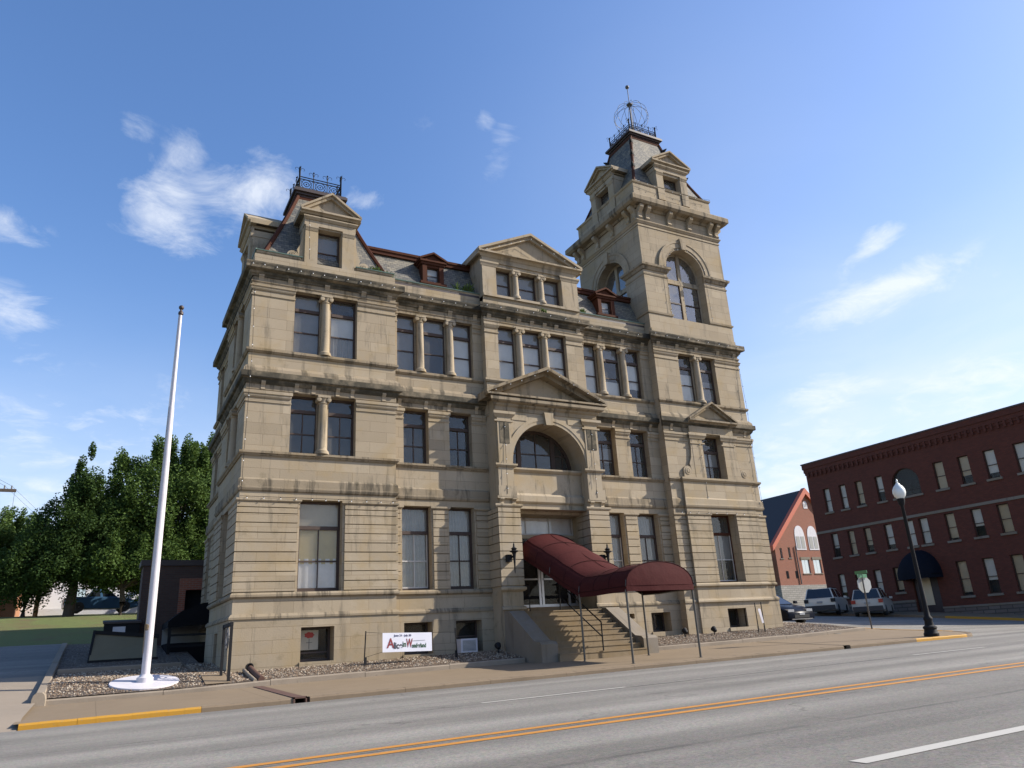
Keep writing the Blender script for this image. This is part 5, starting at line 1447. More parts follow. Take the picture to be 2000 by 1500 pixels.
# --- drain pipes and rusty channel
mb = MB()
x0 = 0.50
for (ya, yb) in ((-1.80, -6.45),):
    n = 8; rows = []
    for i in range(n+1):
        y = lerp(ya, yb, i/n); z = zwalk(x0, y)+0.012; rows.append([(x0-.12+.0*i, y, z-.2), (x0-.12, y, z), (x0+.12, y, z), (x0+.12, y, z-.2)])
    mb.grid(rows)
mb.box(x0-.14, x0-.11, -6.52, -6.34, -0.7, zwalk(x0, -6.5)+.02); mb.box(x0+.11, x0+.14, -6.52, -6.34, -0.7, zwalk(x0, -6.5)+.02)
mb.box(x0-.14, x0+.14, -6.52, -6.30, zwalk(x0, -6.5)-.012, zwalk(x0, -6.5)+.022)
tag(mb.build('drain_channel', M['rust']), 'rusty steel drain cover crossing the pavement to the kerb near the building corner', 'drain')
mb = MB()
mb.tube([(0.52, -0.42, 0.0), (0.56, -0.9, -0.12), (0.62, -1.6, -0.27)], 0.085, 12)
mb2 = MB(); mb2.tube([(0.36, -0.40, -0.03), (0.40, -0.9, -0.15), (0.46, -1.6, -0.29)], 0.05, 10)
dp = empty('downpipe', (0.5, -0.4, 0)); tag(dp, 'black drain pipe with an open mouth lying across the gravel by the corner', 'pipe')
own(mb.build('pipe', M['rust'], smooth=True), dp); own(mb2.build('side_pipe', M['edge'], smooth=True), dp)
mb = MB(); mb.lathe((0.50, -0.32, 0.035), [(0.06, 0), (0.10, .0), (0.10, .14), (0.075, .14), (0.07, .02)], 14, ax=(0.05, -1, 0.1)); own(mb.build('pipe_mouth', M['iron'], smooth=True), dp)
mb = MB(); n = 8; rows = []
for i in range(n+1):
    y = lerp(-1.9, -6.45, i/n); x = lerp(18.2, 17.38, i/n); z = zwalk(x, y)+.008; rows.append([(x-.035, y, z), (x+.035, y, z)])
mb.grid(rows)
tag(mb.build('drain_channel', M['iron']), 'thin dark drain slot crossing the pavement in front of the corner tower', 'drain')

# --- stakes, banner and small card
def stake(label, x, y, zt, dx=0.0, grp='stakes in the gravel bed'):
    mb = MB(0.0003); z0 = zpad(x, y)-.05
    mb.tube([(x-dx, y, z0), (x, y, zt)], 0.02, 5); mb.box(x-.03, x+.03, y-.006, y+.006, z0+.1, z0+.3)
    tag(mb.build('stake', M['iron']), label, 'stake', grp)
stake('black metal stake holding the left cords of the white banner', 3.66, -0.9, 0.83, 0.05)
stake('thin stake between the white banner and the air conditioner', 6.53, -0.9, 0.80, -.05)
stake('dark stake left of the small white card before the tower', 19.52, -0.8, 1.20)
stake('dark stake carrying the small white card before the tower', 19.86, -0.8, 1.22)
bn = empty('banner', (4.95, -0.9, 0.2)); tag(bn, 'white banner with dates and a show title, tied in front of a basement window', 'banner')
mb = MB(); rows = []
for k in range(5):
    rows.append([(lerp(4.17, 5.74, i/14), -0.9+0.002*math.sin(i*.9), lerp(lerp(0.21, 0.17, i/14), lerp(0.755, 0.705, i/14), k/4)) for i in range(15)])
mb.grid(rows); own(mb.build('banner_sheet', plain('banner vinyl', (0.66, 0.66, 0.72), 0.5, var=0.03), None, smooth=True), bn)
TXD = plain('banner dark print', (0.035, 0.035, 0.04), 0.6, var=0.2); TXR = plain('banner red print', (0.22, 0.03, 0.03), 0.6, var=0.2)
TXG = plain('banner green print', (0.02, 0.07, 0.02), 0.6, var=0.2); TXB = plain('banner blue print', (0.03, 0.03, 0.10), 0.6, var=0.2); TXP = plain('banner pale print', (0.45, 0.3, 0.3), 0.6)
def btext(s, x, z, size, m, sx=1.0, tilt=-0.03, off=.002):
    Mx = Matrix.Translation((x, -0.9045, z)) @ Matrix.Rotation(R(90), 4, 'X') @ Matrix.Rotation(tilt, 4, 'Z')
    own(text_mesh('lettering', s, size, m, Mx, None, extr=0.001, sx=sx, off=off), bn)
btext('June 24 - July 30', 4.80, 0.655, 0.082, TXB)
btext('A', 4.42, 0.44, 0.38, TXR, 0.85, off=.008); btext('lice', 4.65, 0.37, 0.25, TXD, 0.8, off=.008); btext('in', 4.85, 0.40, 0.22, TXG, 0.8, off=.007)
btext('W', 5.01, 0.42, 0.34, TXR, 0.55, off=.008); btext('onderland', 5.32, 0.345, 0.17, TXG, 0.66, off=.006)
mb = MB(); mb.box(5.10, 5.52, -0.9055, -0.9035, 0.485, 0.492); own(mb.build('print_rule', TXD), bn)
mb = MB()
for a, b in (((3.66, -.9, .8), (4.17, -.9, .75)), ((3.63, -.9, .1), (4.17, -.9, .22)), ((5.74, -.9, .70), (6.53, -.9, .66)), ((5.74, -.9, .18), (6.54, -.9, .15))): mb.tube([a, b], 0.005, 4)
own(mb.build('cord', M['iron']), bn)
mb = MB(); mb.hexa([(19.62,-.83,.93),(19.74,-.83,.95),(19.74,-.82,.95),(19.62,-.82,.93),(19.66,-.83,.98),(19.72,-.83,.98),(19.72,-.82,.98),(19.66,-.82,.98)])
mb.hexa([(19.74,-.835,.42),(19.84,-.835,.44),(19.84,-.825,.44),(19.74,-.825,.42),(19.62,-.835,.94),(19.76,-.835,.96),(19.76,-.825,.96),(19.62,-.825,.94)])
tag(mb.build('card', M['white']), 'small crooked white card hanging between two stakes before the tower', 'card')
# poster in the first basement window
pn = empty('poster', (2.4, 0.37, 0.3)); tag(pn, 'pale poster with a red flower behind the basement window by the corner', 'poster')
mb = MB(); mb.box(2.04, 2.58, 0.370, 0.376, 0.40, 0.96); own(mb.build('poster_sheet', plain('poster paper', (0.33, 0.31, 0.25), 0.6, var=0.1)), pn)
mb = MB(); pts = []
for i in range(28):
    a = 2*math.pi*i/28; rr = 0.085*(1+0.10*math.cos(7*a)); pts.append((2.31+1.7*rr*math.cos(a), 0.367, 0.82+1.0*rr*math.sin(a)))
mb.face(list(reversed(pts))); own(mb.build('red_print', plain('poster red', (0.30, 0.03, 0.02), 0.6)), pn)
mb = MB(); mb.box(2.30, 2.315, 0.367, 0.3695, 0.42, 0.72); mb.box(2.22, 2.40, 0.367, 0.3695, 0.60, 0.612); own(mb.build('stem_print', TXD), pn)
# --- air conditioner in a basement window
ac = empty('air_conditioner', (7.3, 0.1, 0.05)); tag(ac, 'white box air conditioner sitting in a basement window near the steps', 'air conditioner')
mb = MB(0.0005); mb.box(7.13, 7.72, 0.02, 0.75, 0.04, 0.47); own(mb.build('case', M['white']), ac)
mb = MB(0.0003)
mb.box(7.19, 7.66, 0.012, 0.03, 0.09, 0.42)
own(mb.build('grille', plain('grey grille', (0.16, 0.165, 0.17), 0.6, var=0.2, scale=60)), ac)
mb = MB(0.0003)
for i in range(9): mb.box(7.19, 7.66, 0.004, 0.014, 0.105+i*.036, 0.115+i*.036)
own(mb.build('louvre', M['alu']), ac)
# --- floodlights at the foot of the wall
def flood(label, x, y):
    t = empty('floodlight', (x, y, zpad(x, y))); tag(t, label, 'floodlight', 'floodlights on the gravel')
    z = zpad(x, y); mb = MB(0.0003); mb.tube([(x, y, z-.05), (x, y, z+.16)], 0.02, 6); own(mb.build('stem', M['iron']), t)
    mb = MB(); mb.lathe((x, y-.03, z+.2), [(0.05, -.1), (0.09, -.02), (0.11, .08), (0.10, .085), (0.06, .02)], 12, ax=(0.1, 0.7, 0.5)); own(mb.build('lamp_head', M['iron'], smooth=True), t)
flood('small black floodlight on gravel before the tower, between its basement windows', 17.45, -0.55)
flood('small black floodlight on gravel right of the entrance steps', 16.1, -0.45)
flood('small black floodlight in the shade left of the entrance steps', 8.2, -0.5)

# --- strings of festoon bulbs along the cornices and edges
def festoon(label, path, step=0.42, wire=True):
    mb = MB(); path = [Vector(p) for p in path]
    if wire: mb.tube(path, 0.007, 4, 0)
    acc = 0.2
    for a, b in zip(path, path[1:]):
        L = (b-a).length; t = acc
        while t < L:
            p = a+(b-a)*(t/L); d = random.uniform(-.02, .02)
            mb.tube([p, p+Vector((0, -.02+d, -.035))], 0.011, 4, 0); mb.sphere(p+Vector((d*.5, -.025+d, -.058)), 0.016, 5, 1, 1.3)
            t += step*random.uniform(.85, 1.15)
        acc = t-L
    o = mb.build('bulb_string', [M['iron'], M['bulb']]); tag(o, label, 'bulb string', 'strings of bulbs on the stone building')
festoon('string of bulbs along the main cornice of the corner pavilion', [(-0.28, -0.30, 12.6), (5.2, -0.30, 12.6)])
festoon('string of bulbs along the main cornice, between the pavilion and the middle dormer', [(5.3, 0.10, 12.6), (8.3, 0.10, 12.6)], 0.5)
festoon('string of bulbs along the main cornice below the three-light dormer', [(8.35, -0.21, 12.6), (13.3, -0.21, 12.6)], 0.7)
festoon('string of bulbs along the main cornice, between the middle dormer and tower', [(13.4, 0.10, 12.6), (16.3, 0.10, 12.6)], 0.5)
festoon('string of bulbs along the main cornice of the tower', [(16.45, -0.30, 12.6), (21.9, -0.30, 12.6)], 0.6)
festoon('string of bulbs on the slopes of the three-light dormer gable', [(8.5, -0.18, 15.0), (10.79, -0.18, 15.98), (13.0, -0.18, 15.0)], 0.55)
festoon('string of bulbs on the slopes of the portico gable', [(8.3, -0.72, 8.92), (10.8, -0.74, 10.0), (13.3, -0.72, 8.92)], 0.6)
festoon('string of bulbs hanging down the front corner of the pavilion', [(0.06, -0.03, 11.9), (0.10, -0.05, 9.75), (0.06, -0.24, 8.8), (0.05, -.05, 6.4), (0.03, -0.09, 5.0)], 0.62)
festoon('string of bulbs above the first-storey windows of the pavilion', [(0.0, -0.11, 4.86), (1.75, -0.11, 4.86), (3.2, -0.11, 4.86), (4.95, -0.11, 4.86)], 0.45)
festoon('string of bulbs above the first-storey windows of the tower', [(16.7, -0.24, 4.86), (18.4, -0.25, 4.86), (19.9, -0.25, 4.86), (21.6, -0.11, 4.86)], 0.5)
festoon('string of bulbs down the left portico pier', [(8.91, -0.44, 7.9), (8.90, -0.46, 6.5), (8.88, -0.47, 5.2)], 0.6)
festoon('string of bulbs down the right portico pier', [(12.70, -0.44, 7.9), (12.70, -0.46, 6.5), (12.69, -0.47, 5.2)], 0.6)
festoon('string of bulbs round the belfry arch of the tower', [(17.95, -.06, 13.8), (17.98, -.07, 15.9)] + [(19.17+1.17*math.cos(t), -.09, 16.15+1.17*math.sin(t)) for t in spread(math.pi, 0, 12)] + [(20.36, -.07, 15.9), (20.4, -.06, 13.8)], 0.6)
festoon('string of bulbs down the right edge of the tower front', [(21.6, -.04, 12.2), (21.62, -.12, 9.7), (21.6, -.06, 7), (21.62, -.1, 5.3)], 0.65)
festoon('string of bulbs beside the second-storey window of the tower', [(18.45, -.12, 8.0), (18.5, -.12, 6.4), (18.5, -.15, 5.2)], 0.6)
festoon('string of bulbs below the tower dormer', [(16.85, -.06, 20.62), (18.2, -.06, 20.5), (20.3, -.06, 20.5), (21.5, -.06, 20.62)], 0.5)
festoon('string of bulbs down the corner pavilion dormer', [(1.75, -.06, 14.8), (1.80, -.06, 13.2)], 0.5)

# --- weeds in the gutters
def weed(label, x, y, z, n, s):
    mb = MB()
    for i in range(n):
        a = random.uniform(0, 6.3); d = Vector((math.cos(a)*.5, math.sin(a)*.5, random.uniform(.6, 1.1))); L = s*random.uniform(.5, 1.2)
        b = Vector((x+random.gauss(0, s*.5), y+random.gauss(0, .04), z)); w = Vector((-d.y, d.x, 0)).normalized()*0.018
        m1 = b+d*L*.6; t = b+d*L+Vector((0, 0, -.15*L)); mb.face([b-w, b+w, m1+w, t, m1-w])
    tag(mb.build('weed', M['leafC']), label, 'weed', 'weeds growing on the roof edge')
weed('bushy weed on the roof edge left of the middle dormer', 8.0, 0.45, 13.3, 60, 0.45)
weed('tuft of weeds on the roof edge below the pavilion hip', 4.2, 0.1, 13.3, 60, 0.2)
weed('tuft of weeds on the cornice below the middle dormer', 11.2, -0.1, 12.74, 40, 0.2)
weed('mossy weeds on the roof edge right of the middle dormer', 13.5, 0.5, 13.35, 60, 0.22)
weed('weeds by the right roof edge of the pavilion', 4.75, 0.35, 13.3, 50, 0.25)

# ------------------------------------------------------------ street furniture on the right corner
lp = empty('street_lamp', (22.25, -6.1, -0.33)); tag(lp, 'black street lamp with a white acorn globe standing at the yellow kerb corner', 'street lamp')
zb = zwalk(22.25, -6.1)-.01
mb = MB(); mb.lathe((22.25, -6.1, zb), [(0.24, 0), (0.25, .10), (0.22, .14), (0.20, .24), (0.23, .28), (0.22, .33), (0.15, .38), (0.13, .52), (0.15, .56), (0.15, .62), (0.10, .68), (0.085, .9)], 16)
own(mb.build('base', M['iron'], smooth=True), lp)
mb = MB(); mb.lathe((22.25, -6.1, zb), [(0.085, .85), (0.075, 1.5), (0.058, 4.55), (0.10, 4.6), (0.11, 4.66), (0.13, 4.72), (0.14, 4.80), (0.10, 4.84)], 14); own(mb.build('pole', M['iron'], smooth=True), lp)
GL = plain('lamp globe', (0.72, 0.74, 0.70), 0.25, var=0.03)
mb = MB(); mb.lathe((22.25, -6.1, zb), [(0.10, 4.80), (0.19, 4.90), (0.225, 5.03), (0.215, 5.15), (0.16, 5.26), (0.09, 5.33), (0.075, 5.36)], 18); own(mb.build('globe', GL, smooth=True), lp)
mb = MB(); mb.lathe((22.25, -6.1, zb), [(0.08, 5.345), (0.05, 5.39), (0.03, 5.42), (0.045, 5.46), (0.02, 5.50), (0.004, 5.55)], 10); own(mb.build('finial', GL, smooth=True), lp)

sx, sy = 25.55, -1.3; sz = zwalk(25.5, -1.3)-.03
ss = empty('stop_sign', (sx, sy, sz)); tag(ss, 'back of an octagonal stop sign on a post with green street name plates', 'sign')
mb = MB(0.0003); mb.tube([(sx-.02, sy, sz-.1), (sx+.02, sy, sz+2.36)], 0.035, 6); own(mb.build('post', M['steel']), ss)
def octo(c, r, th, m, nm, ax):
    mb = MB(); u = Vector((math.cos(ax), math.sin(ax), 0)); nrm = Vector((-u.y, u.x, 0)); pts = [c+u*(r*math.cos(a))+Z3*(r*math.sin(a)) for a in [math.pi/8+i*math.pi/4 for i in range(8)]]
    a = [p-nrm*th for p in pts]; b = [p+nrm*th for p in pts]
    mb.face(a); mb.face(list(reversed(b))); mb.grid([a+[a[0]], b+[b[0]]]); return own(mb.build(nm, m), ss)
octo(Vector((sx+.13, sy+.05, sz+1.85)), 0.37, 0.004, plain('sign back', (0.46, 0.46, 0.42), 0.5, 0.2, var=0.05), 'stop_plate', R(-12))
GS = plain('green sign', (0.03, 0.16, 0.075), 0.4, var=0.1)
mb = MB(0.0003); mb.box(sx-.30, sx+.32, sy-.02, sy-.012, sz+2.13, sz+2.28); own(mb.build('name_plate', GS), ss)
mb = MB(0.0003); mb.box(sx-.012, sx+.012, sy-.3, sy+.3, sz+2.29, sz+2.42); own(mb.build('name_plate', GS), ss)

# ------------------------------------------------------------ buildings around
def place_window(f, par, u0, u1, v0, v1, wallm, sill=True, cover=(('g', .42, 1),), rail=True, d=0.14, arch=None, fr='frame', mull=0, cov=None):
    o = window(f, u0, u1, v0, v1, d, rail=(v0+v1)/2-.05 if rail else None, cover=cover, fw=0.05, parent=par, frame=fr, mull=mull, arch=arch, glass='bglass')
    if sill:
        mb = MB(0.001); f.box(mb, u0-.12, u1+.12, -.1, .09, v0-.14, v0-.002); mb.build('sill', M['grey_stone'], o)
    return o
# --- dark red brick block across the side street (front faces -x)
BB = empty('brick_building', (46, 6, 0.5)); tag(BB, 'long dark red brick three-storey block with white sills and a navy entrance awning', 'building')
BX = 46.0; FB = Face((BX, 0, 0), (0, -1, 0)); FB.o = Vector((BX, 0, 0))
BY0, BY1 = -5.0, 17.45; ZT = 12.45
u = lambda y: -y
W3 = [(16.15, 15.55), (14.66, 14.08), (13.22, 12.62), (11.5, 10.9), (6.95, 6.22), (5.2, 4.48), (3.5, 2.76), (1.6, .86), (-.3, -1.04), (-2.2, -2.94)]
W2 = [(16.2, 15.6), (14.7, 14.12), (13.3, 12.7), (11.6, 10.95), (9.94, 9.3), (8.88, 8.22), (7.0, 6.32), (5.22, 4.52), (3.53, 2.8), (1.6, .86), (-.3, -1.04), (-2.2, -2.94)]
W1a = [(16.28, 15.7), (14.76, 14.16), (13.2, 12.6), (11.6, 11.0)]
W1b = [(7.0, 6.3), (5.26, 4.54), (3.5, 2.76), (1.6, .86), (-.3, -1.04), (-2.2, -2.94)]
def own2(o): return own(o, BB)
hol = [(-a, -b, 8.34, 10.2) for a, b in W3] + [(-10.2, -8.14, 8.34, 9.3, 'arch')] + [(-a, -b, 4.92, 6.72) for a, b in W2] + [(-a, -b, 1.98, 3.68) for a, b in W1a] + [(-a, -b, 1.40, 3.60) for a, b in W1b] + [(-10.3, -8.5, 0.5, 3.1)]
mb = MB(0.0008)
FB.wall(mb, -BY1, -BY0, -1.5, ZT, hol, 0, 0.18)
mb.face([(BX, BY1, -1.5), (BX+18, BY1, -1.5), (BX+18, BY1, ZT), (BX, BY1, ZT)]); mb.face([(BX, BY0, -1.5), (BX+18, BY0, -1.5), (BX+18, BY0, ZT), (BX, BY0, ZT)])
mb.face([(BX+18, BY0, -1.5), (BX+18, BY1, -1.5), (BX+18, BY1, ZT), (BX+18, BY0, ZT)]); mb.face([(BX, BY0, ZT-.5), (BX+18, BY0, ZT-.5), (BX+18, BY1, ZT-.5), (BX, BY1, ZT-.5)])
FB.prof(mb, -BY1, -BY0, [(-.1, 11.55), (.05, 11.55), (.05, 11.72), (.10, 11.74), (.10, 12.0), (.16, 12.04), (.16, 12.4), (-.1, 12.4)], 1, 1)
yy = BY1-.2
while yy > BY0+.2:
    FB.box(mb, -yy, -yy+.14, -.05, .13, 11.35, 11.74); yy -= 0.42
own2(mb.build('wall', M['darkbrick'], None))
mb = MB(0.0008); FB.prof(mb, -BY1-.02, -BY0+.02, [(-.1, 12.4), (.2, 12.4), (.2, 12.5), (-.1, 12.56)], 1, 1)
own2(mb.build('coping', M['darkmetal'], None))
for a, b in zip(spread(-BY1, -BY0, 15), spread(-BY1, -BY0, 15)[1:]): pass
mb = MB(0.0008); FB.box(mb, -BY1, -BY0, -.1, .05, 6.84, 7.02); own2(mb.build('stone_band', M['grey_stone'], None))
mb = MB(0.0008); FB.box(mb, -BY1, -10.35, -.1, .10, -1.5, 1.30); FB.box(mb, -8.45, -BY0, -.1, .10, -1.5, .74); own2(mb.build('stone_base', brick_mat('rough base stone', (0.13, 0.105, 0.09), (0.17, 0.14, 0.12), (0.07, .06, .05), 3.2), None))
mb = MB(0.0008); FB.box(mb, -BY1-.02, -10.33, -.1, .13, 1.28, 1.42); FB.box(mb, -8.47, -BY0, -.1, .13, .72, .84); own2(mb.build('water_table', M['grey_stone'], None))
covs = [(('w', 0, 1),), (('t', .3, 1),), (('w', .38, 1),), (('w', .05, 1),), (('w', .2, 1),), (('t', 0, 1),), (('t', .1, 1),)]
def bw(lst, v0, v1, k):
    for i, (a, b) in enumerate(lst):
        o = place_window(FB, None, -a, -b, v0+.02, v1, None, cover=covs[(i*3+k*2) % 7]); own2(o)
SAVE_BLD = BLD; BLD = None
bw(W3, 8.34, 10.2, 0); bw(W2, 4.92, 6.72, 1); bw(W1a, 1.98, 3.68, 2); bw(W1b, 1.40, 3.60, 3)
o = place_window(FB, None, -10.2, -8.14, 8.36, 9.3, None, arch=True, cover=(), mull=2); own2(o)
mb = MB(0.0008)
FB.box(mb, -10.25, -8.55, -.17, -.12, 0.5, 3.1); own2(mb.build('door', M['darkmetal'], None))
mb = MB(0.0008); FB.box(mb, -9.75, -9.1, -.12, -.10, 1.0, 2.9); own2(mb.build('door_glass', M['tanblind'], None))
mb = MB(); rows = []
for i in range(9):
    t = math.pi/2*i/8; rows.append([FB.P(-9.42+1.42*math.cos(math.pi*k/14)*-1, 1.35*math.cos(t)*math.sin(math.pi*k/14)**.5+.02, 2.98+1.66*math.sin(math.pi*k/14)*1.0*math.sin(t) if True else 0) for k in range(15)])
mb.grid(rows); mb.grid([[FB.P(*(lambda q: (q, 1.35*math.sin(math.acos(max(-1, min(1, (q+9.42)/1.42))))**.5+.02, zz))(qq)) for qq in spread(-10.84, -8.0, 15)] for zz in (2.98, 2.72)])
own2(mb.build('awning', M['navy'], None, smooth=True))
# far pavement
sheet('pavement', [42.2, 44, 45.9], spread(-6, 60, 34), lambda x, y: zside(x, y)+.13+.03*(x-42.2) if y > -5 else zside(x, y)+.05, M['walk'])
mb = MB()
for i in range(60):
    y0 = -4+i*1.0
    z0, z1 = zside(42.1, y0)+.14, zside(42.1, y0+1)+.14
    mb.hexa([(42.0, y0, z0-.6), (42.2, y0, z0-.6), (42.2, y0+1, z1-.6), (42.0, y0+1, z1-.6), (42.03, y0, z0), (42.2, y0, z0), (42.2, y0+1, z1), (42.03, y0+1, z1)], 1 if -1 < y0 < 6 else 0)
mb.build('kerb', [M['kerb'], M['yellow']])['kind'] = 'structure'

# --- brick church up the side street
CH = empty('church', (97, 62, 3.2)); tag(CH, 'red brick church with a steep orange-edged gable and pointed windows', 'church')
def ownc(o): return own(o, CH)
CY = 60.0; FCH = Face((0, CY, 0), (1, 0, 0)); ap, hw, ze, za = 96.2, 9.3, 11.95, 20.9
mb = MB(0.001)
FCH.wall(mb, ap-8.6, ap+8.6, 5.85, ze, [(92.4, 94.6, 11.2, ze-.05), (95.3, 97.5, 11.2, ze-.05), (93.0, 94.7, 7.6, 9.7), (95.6, 97.3, 7.6, 9.7), (88.6, 89.1, 9.9, 11.5), (90.4, 90.9, 10.0, 11.6)], 0, .3)
FCH.prism(mb, [(ap-8.6, ze-.01), (ap+8.6, ze-.01), (ap, za-.2)], -.4, 0.0)
mb.face([(ap-8.6, CY, 0), (ap-8.6, CY+26, 0), (ap-8.6, CY+26, ze), (ap-8.6, CY, ze)])
ownc(mb.build('wall', M['redbrick'], None))
mb = MB(0.001); FCH.box(mb, ap-8.8, ap+8.8, -.5, .15, -2, 5.87); mb.box(ap-8.8, ap-8.5, CY, CY+26, -2, 5.8)
ownc(mb.build('stone_base', brick_mat('pale rough stone', (0.28, 0.255, 0.225), (0.36, 0.33, 0.30), (0.2, .185, .165), 4), None))
mb = MB(0.001)
for s in (-1, 1): mb.face([(ap, CY-.3, za), (ap, CY+26, za), (ap+s*hw, CY+26, ze-.5), (ap+s*hw, CY-.3, ze-.5)])
ownc(mb.build('roof', plain('dark shingles', (0.035, 0.035, 0.04), 0.85, var=0.25), None))
OR = plain('orange fascia', (0.42, 0.085, 0.035), 0.6, var=0.1)
for s in (-1, 1):
    mb = MB(0.001); poly = [(ap+s*(hw+.1), ze-.95), (ap+s*(hw+.1), ze-.15), (ap, za+.25), (ap, za-.75)]
    FCH.prism(mb, poly if s < 0 else list(reversed(poly)), -.3, 0.45); ownc(mb.build('barge_board', OR, None))
def gothic(u0, u1, v0, v1, va):
    c = (u0+u1)/2
    pts = [(u0, v0), (u1, v0), (u1, v1)] + [(c+(u1-c)*math.cos(t)**.8, v1+(va-v1)*math.sin(t)) for t in spread(0.2, 1.5, 6)] + [(c, va)] + [(c-(u1-c)*math.cos(t)**.8, v1+(va-v1)*math.sin(t)) for t in spread(1.5, 0.2, 6)] + [(u0, v1)]
    mb = MB(); FCH.prism(mb, pts, -.05, .06); o = ownc(mb.build('window', M['white'], None))
    mb = MB(0.001)
    for a, b in ((u0+.2, c-.12), (c+.12, u1-.2)): FCH.box(mb, a, b, 0, .09, v0+.25, v1+.1)
    p = mb.build('pane', M['greyblind'], None); own(p, o); return o
gothic(92.4, 94.6, 11.2, 13.2, 15.0); gothic(95.3, 97.5, 11.2, 13.2, 15.0); gothic(95.6, 96.5, 17.8, 18.5, 19.0)
for a, b, c_, d_ in ((93.0, 94.7, 7.6, 9.7), (95.6, 97.3, 7.6, 9.7), (88.6, 89.1, 9.9, 11.5), (90.4, 90.9, 10.0, 11.6)):
    o = place_window(FCH, None, a, b, c_, d_, None, cover=(), fr='white', mull=1 if b-a > 1 else 0, rail=False); ownc(o)
for a, b, c_, d_ in ((93.0, 94.7, 9.7, 10.1), (95.6, 97.3, 9.7, 10.1)):
    mb = MB(0.001); FCH.box(mb, a-.2, b+.2, -.1, .08, c_, d_); ownc(mb.build('lintel', M['grey_stone'], None))
for a in (89.2, 91.2):
    mb = MB(0.001); FCH.box(mb, a, a+.5, -.1, .03, 6.9, 8.0); ownc(mb.build('window', M['dark'], None))
mb = MB(); mb.tube([(92.0, CY-.15, 6), (92.0, CY-.15, 11.8)], .09, 6); ownc(mb.build('downpipe', M['galv'], None))
mb = MB(0.001); mb.box(ap-10.4, ap-9.0, CY+1.5, CY+4, -1, 9.3); ownc(mb.build('buttress', M['darkmetal'], None))
mb = MB(0.001); mb.box(ap-10.7, ap-8.9, CY+1.2, CY+4, 9.3, 10.4); ownc(mb.build('buttress_cap', M['galv'], None))

# --- left: brick annex with dark side porch, white house, brick building at the frame edge
AN = empty('brick_annex', (-0.5, 10, 1)); tag(AN, 'low shaded brown brick annex behind the stone building, with a dark doorway', 'building')
FA = Face((0, 9.9, 0), (1, 0, 0)); mb = MB(0.001)
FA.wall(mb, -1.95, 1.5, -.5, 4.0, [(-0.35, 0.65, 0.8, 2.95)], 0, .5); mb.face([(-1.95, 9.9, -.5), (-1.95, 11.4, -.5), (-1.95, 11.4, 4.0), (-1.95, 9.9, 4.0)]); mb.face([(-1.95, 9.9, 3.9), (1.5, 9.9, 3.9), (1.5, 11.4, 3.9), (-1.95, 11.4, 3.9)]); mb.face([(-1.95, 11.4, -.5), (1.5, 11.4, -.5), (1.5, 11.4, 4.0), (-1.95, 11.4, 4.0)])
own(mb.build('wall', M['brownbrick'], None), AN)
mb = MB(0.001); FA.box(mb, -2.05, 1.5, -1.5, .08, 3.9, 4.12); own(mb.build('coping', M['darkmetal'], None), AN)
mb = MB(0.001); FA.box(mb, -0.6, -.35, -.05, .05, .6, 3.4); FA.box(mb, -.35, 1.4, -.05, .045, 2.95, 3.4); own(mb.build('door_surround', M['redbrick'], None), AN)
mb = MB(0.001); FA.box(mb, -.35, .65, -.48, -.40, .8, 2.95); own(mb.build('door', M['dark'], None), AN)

PO = empty('side_awning', (-0.3, 6.8, 0.5)); tag(PO, 'black sloping canvas awning over the dark side entrance of the stone building', 'awning')
mb = MB()
a = [(-1.15, 6.4, 1.62), (-1.15, 8.8, 1.62), (0.40, 8.8, 2.28), (0.40, 6.4, 2.28)]
mb.grid([[(-1.15, 6.4, 1.42), (-1.15, 6.4, 1.62), (-.7, 6.4, 1.98), (0.0, 6.4, 2.22), (.38, 6.4, 2.28)], [(-1.15, 9.2, 1.42), (-1.15, 9.2, 1.62), (-.7, 9.2, 1.98), (0.0, 9.2, 2.22), (.38, 9.2, 2.28)]])
mb.face([(-1.15, 6.4, 1.42), (.38, 6.4, 1.50), (.38, 6.4, 2.28), (0.0, 6.4, 2.22), (-.7, 6.4, 1.98), (-1.15, 6.4, 1.62)])
own(mb.build('awning_cover', M['blackcloth'], None), PO)
mb = MB(0.001)
mb.box(-1.12, -1.02, 6.45, 6.55, .3, 1.5); mb.box(0.24, 0.34, 6.45, 6.55, .3, 1.5)
for z in (.75, 1.12): mb.box(-1.02, .24, 6.46, 6.53, z, z+.07)
own(mb.build('railing', M['iron'], None), PO)
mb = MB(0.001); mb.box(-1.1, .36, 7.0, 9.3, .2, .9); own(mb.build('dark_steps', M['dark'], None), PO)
mb = MB(0.001); mb.box(-1.1, .36, 9.3, 9.4, .2, 1.6); own(mb.build('back_panel', M['greyblind'], None), PO)

SC = empty('screen_panel', (-2.6, 5.4, .4)); tag(SC, 'slanted grey-tan board panel in a black frame, lying in shade behind the flagpole', 'panel')
mb = MB(); mb.hexa([(-3.45,5.30,.46),(-1.5,5.30,.42),(-1.5,5.36,.42),(-3.45,5.36,.46),(-3.36,5.75,1.30),(-1.5,5.75,1.08),(-1.5,5.81,1.08),(-3.36,5.81,1.30)])
own(mb.build('board', plain('grey tan board', (0.155, 0.135, 0.085), .8, var=.12, scale=3), None), SC)
mb = MB()
mb.hexa([(-3.50,5.26,.32),(-3.43,5.26,.32),(-3.43,5.38,.32),(-3.50,5.38,.32),(-3.42,5.72,1.40),(-3.34,5.72,1.40),(-3.34,5.84,1.40),(-3.42,5.84,1.40)])
mb.hexa([(-3.42,5.70,1.29),(-1.45,5.70,1.07),(-1.45,5.84,1.07),(-3.42,5.84,1.29),(-3.42,5.70,1.40),(-1.45,5.70,1.19),(-1.45,5.84,1.19),(-3.42,5.84,1.40)])
mb.box(-3.48, -1.45, 5.27, 5.35, .38, .47)
own(mb.build('panel_frame', M['iron'], None), SC)
